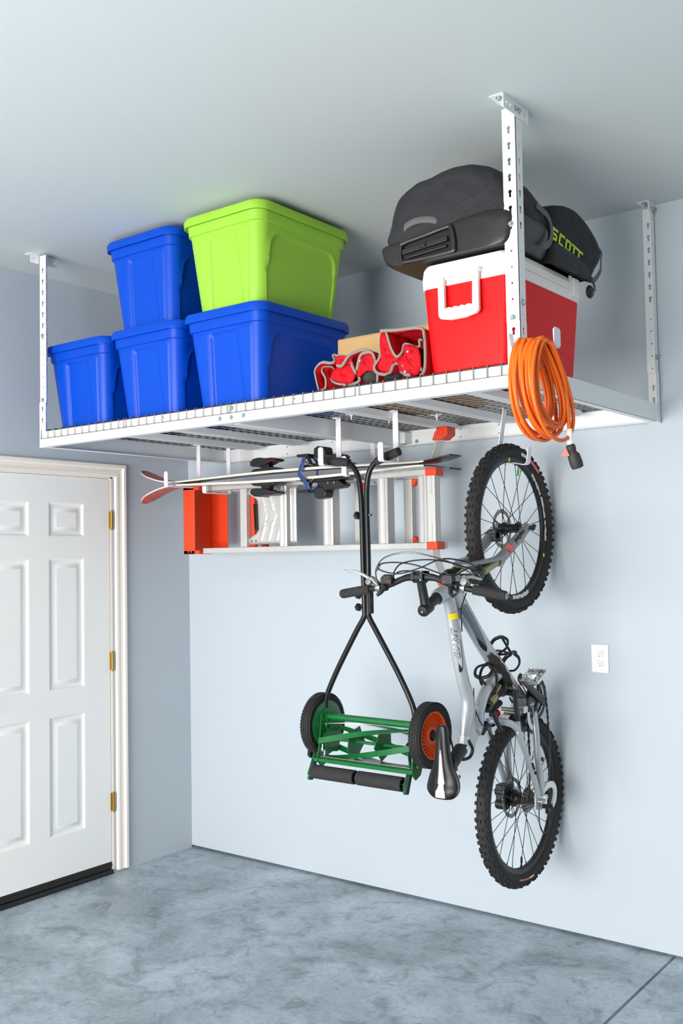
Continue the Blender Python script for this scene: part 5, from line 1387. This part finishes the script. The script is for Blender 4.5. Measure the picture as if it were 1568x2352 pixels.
    mb = MB(); mb.cyl(P(-.090, RH[1], RH[2]), P(.088, RH[1], RH[2]), .006, 12); mb.tube([P(-.084, RH[1], RH[2]), P(-.09, RH[1]+.05, RH[2])], .005, 8); mb.build('quick_release', M_chrome, rw)
    # ------------- drivetrain
    BB = P(0, -.290, 1.030)
    for r, x, nt_ in ((.082, .052, 44), (.066, .045, 32)):
        mb = MB(); outer = []
        for k in range(nt_*2): a = PI*k/nt_; rr = r+.003 if k % 2 == 0 else r-.003; outer.append((rr*math.sin(a), rr*math.cos(a)))
        mb.plate(outer, [circ(0, 0, r-.014, 40)], (BB.x+x, BB.y, BB.z), (0, 1, 0), (0, 0, 1), (.003, 0, 0)); mb.build('chainring', M_blackm, t, smooth=20)
    mb = MB()
    for k in range(4):
        a = 2*PI*k/4+.4; mb.bar(BB+Vector((.060, 0, 0)), BB+Vector((.052, math.sin(a)*.068, math.cos(a)*.068)), .010, .018, up=(0, math.cos(a), -math.sin(a)))
    cra = (P(.085, -.443, 1.110) - (BB+Vector((.075, 0, 0))))
    mb.tube([BB+Vector((.052, 0, 0)), BB+Vector((.080, 0, 0))], .017, 14)
    a0 = BB+Vector((.072, 0, 0)); a1 = P(.084, -.490, 1.138)
    mb.tube([a0, a0+(a1-a0)*.15, a0+(a1-a0)*.85, a1], [.017, .014, .012, .015], 10, flat=(.6, 1.15), up=(1, 0, 0)); mb.build('crank_arm', M_black, t, bev=0, smooth=40)
    mb = MB(); b0 = BB+Vector((-.060, 0, 0)); b1 = P(-.078, -.165, .92); mb.tube([BB+Vector((-.04, 0, 0)), b0], .017, 12); mb.tube([b0, b0+(b1-b0)*.85, b1], [.016, .012, .015], 10, flat=(.6, 1.15), up=(1, 0, 0)); mb.build('crank_arm', M_black, t, smooth=40)
    def pedal(c):
        c = Vector(c); mb = MB(); hw, hd, th = .036, .044, .014
        mb.cyl(c-Vector((.045 if c.x > BX else -.045, 0, 0)), c+Vector((.036 if c.x > BX else -.036, 0, 0)), .008, 10)
        ax_ = Vector((.0, .92, .40)).normalized(); up = Vector((0, -.40, .92))
        for s in (-1, 1):
            mb.bar(c+Vector((-hw, 0, 0))+ax_*hd*s, c+Vector((hw, 0, 0))+ax_*hd*s, .005, th, up=up)
            mb.bar(c+Vector((hw*s, 0, 0))-ax_*hd, c+Vector((hw*s, 0, 0))+ax_*hd, .005, th, up=up)
            for k in range(5): q = c+Vector((-hw+hw*.5*k, 0, 0))+ax_*hd*s; mb.bar(q+up*th*.4, q+up*(th*.4+.006), .006, .003, up=ax_)
        mb.bar(c+Vector((-.02, 0, 0))-ax_*.03, c+Vector((-.02, 0, 0))+ax_*.03, .008, .018, up=up); mb.bar(c+Vector((.02, 0, 0))-ax_*.03, c+Vector((.02, 0, 0))+ax_*.03, .008, .018, up=up)
        mb.box((c.x-.018, c.y-.014, c.z-.012), (c.x+.018, c.y+.014, c.z+.012))
        return mb.build('pedal', M_chrome, t, bev=.001, smooth=30)
    pedal(a1+Vector((.056, .004, .004)))
    pedal(b1-Vector((.062, 0, 0)))
    # chain: two runs of links between chainring, cassette and derailleur
    mb = MB()
    def run(pts):
        Q = smooth_path(pts, 10); acc = 0; last = Q[0]; i = 0
        for q in Q[1:]:
            while (q-last).length > .0127:
                nx = last+(q-last).normalized()*.0127
                mb.bar(last, nx, .0035 if i % 2 else .0062, .0075, up=(0, 1, 0)); last = nx; i += 1
    Cc = BB+Vector((.053, 0, 0)); r_ = .082
    ring = [Cc+Vector((0, math.sin(a)*r_, math.cos(a)*r_)) for a in [(-.60+(-2*PI+1.2+.9)*0)]]
    arcpts = [Cc+Vector((0, math.sin(a)*r_, math.cos(a)*r_)) for a in [-PI*.5-.02+PI*k/10 for k in range(11)]]
    run([Vector((BX+.045, RH[1]-.034, RH[2]+.005)), Vector((BX+.047, -.352, .75)), Vector((BX+.050, -.362, .90))] + arcpts + [Vector((BX+.058, -.205, .95)), Vector((BX+.062, -.200, .80)), Vector((BX+.064, -.222, .690)), Vector((BX+.064, -.228, .640))])
    mb.build('chain', M_blackm, t, smooth=30)
    # rear derailleur
    mb = MB(); mb.tube(smooth_path([P(.074, -.300, .660), P(.084, -.270, .682), P(.090, -.240, .680), P(.090, -.222, .655), P(.086, -.222, .615), P(.080, -.232, .590)], 5), .0115, 10, flat=(.6, 1.2), up=(1, 0, 0)); mb.lathe([(.012, -.01), (.014, 0), (.012, .012), (0, .013)], P(.078, -.298, .640), (1, 0, 0), 12)
    rd = mb.build('rear_derailleur', M_silw, t, smooth=50)
    mb = MB()
    for y, z in ((-.238, .575), (-.245, .640)):
        mb.lathe([(.018, -.003), (.018, .003)], P(.064, y, z), (1, 0, 0), 11)
    mb.bar(P(.070, -.238, .565), P(.070, -.246, .650), .003, .016, up=(0, 1, 0)); mb.cyl(P(.07, -.290, .600), P(.095, -.262, .600), .009, 10); mb.build('derailleur_cage', M_black, rd)
    # front derailleur
    mb = MB(); mb.tube(smooth_path([P(.058, -.372, .985), P(.060, -.375, .955), P(.058, -.350, .925), P(.055, -.322, .915)], 5), .009, 8, flat=(.4, 1.3), up=(1, 0, 0)); mb.box((BX+.030, -.41, .985), (BX+.056, -.375, 1.01)); mb.build('front_derailleur', M_silw, t, smooth=40)
    mb = MB(); mb.cyl(P(-.03, -.40, .985), P(.04, -.40, .985), .014, 10); mb.cyl(P(-.03, -.43, 1.0), P(.045, -.43, 1.0), .008, 10); mb.ball(P(.045, -.43, .99), .012, 10, 6); mb.split('pivot_bolt', M_steel, t, smooth=40)
    mb = MB(); mb.ball(P(.022, -.640, 1.0-.012), .006, 8, 6); mb.build('blue_valve', mat('anodised_blue', (20, 110, 220), .3, .5), t)
    mb = MB(); mb.cyl(P(.01, -.668, .945), P(.01, -.628, .972), .014, 14); mb.build('pump_clamp', M_black, t)
    mb = MB(); mb.tube([P(0, -.735, .905), P(0, -.65, .965)], [.004, .012], 10); mb.build('seat_strut', M_sil, t)
    # ------------- bottle cages
    def cage(c, out, along, name_label):
        c = Vector(c); out = Vector(out).normalized(); al = Vector(along).normalized(); sd_ = out.cross(al)
        mb = MB(); R_ = .037; ctr = c+out*(R_+.006)
        mb.bar(c-al*.065, c+al*.065, .016, .007, up=out)
        for s in (-1, 1):
            def cp(a, h): return ctr + (-out*math.cos(a) + sd_*s*math.sin(a))*R_ + al*h
            mb.tube(smooth_path([cp(0.1, -.055), cp(.8, -.045), cp(1.7, -.02), cp(2.4, .015), cp(2.9, .045)], 5), .0072, 8, flat=(.6, 1.2))
            mb.tube(smooth_path([cp(0.1, .055), cp(.7, .060), cp(1.5, .055), cp(2.3, .050), cp(2.9, .045)], 5), .0070, 8, flat=(.6, 1.2))
            mb.tube(smooth_path([cp(0.1, -.06), cp(1.2, -.068), cp(2.2, -.070), cp(3.1, -.072)], 5), .0065, 8, flat=(.7, 1.1))
        mb.tube([cp(3.0, .045), cp(3.1, -.072)], .005, 8)
        b = mb.build('bottle_cage', M_black, t, smooth=50)
        mb = MB()
        for h in (-.03, .03): mb.lathe([(.005, 0), (.0045, .003), (0, .004)], c+al*h+out*.004, out, 10)
        mb.split('cage_bolt', M_gold, b)
    al = Vector((0, .64, -.55)).normalized(); nrm = Vector((0, -.55, -.64)).normalized()
    cage(P(0, -.520, 1.182)+nrm*.030, nrm, al, '')
    cage(P(0, -.475, 1.145)-nrm*.032+al*(-.02), -nrm, al, '')
bike()
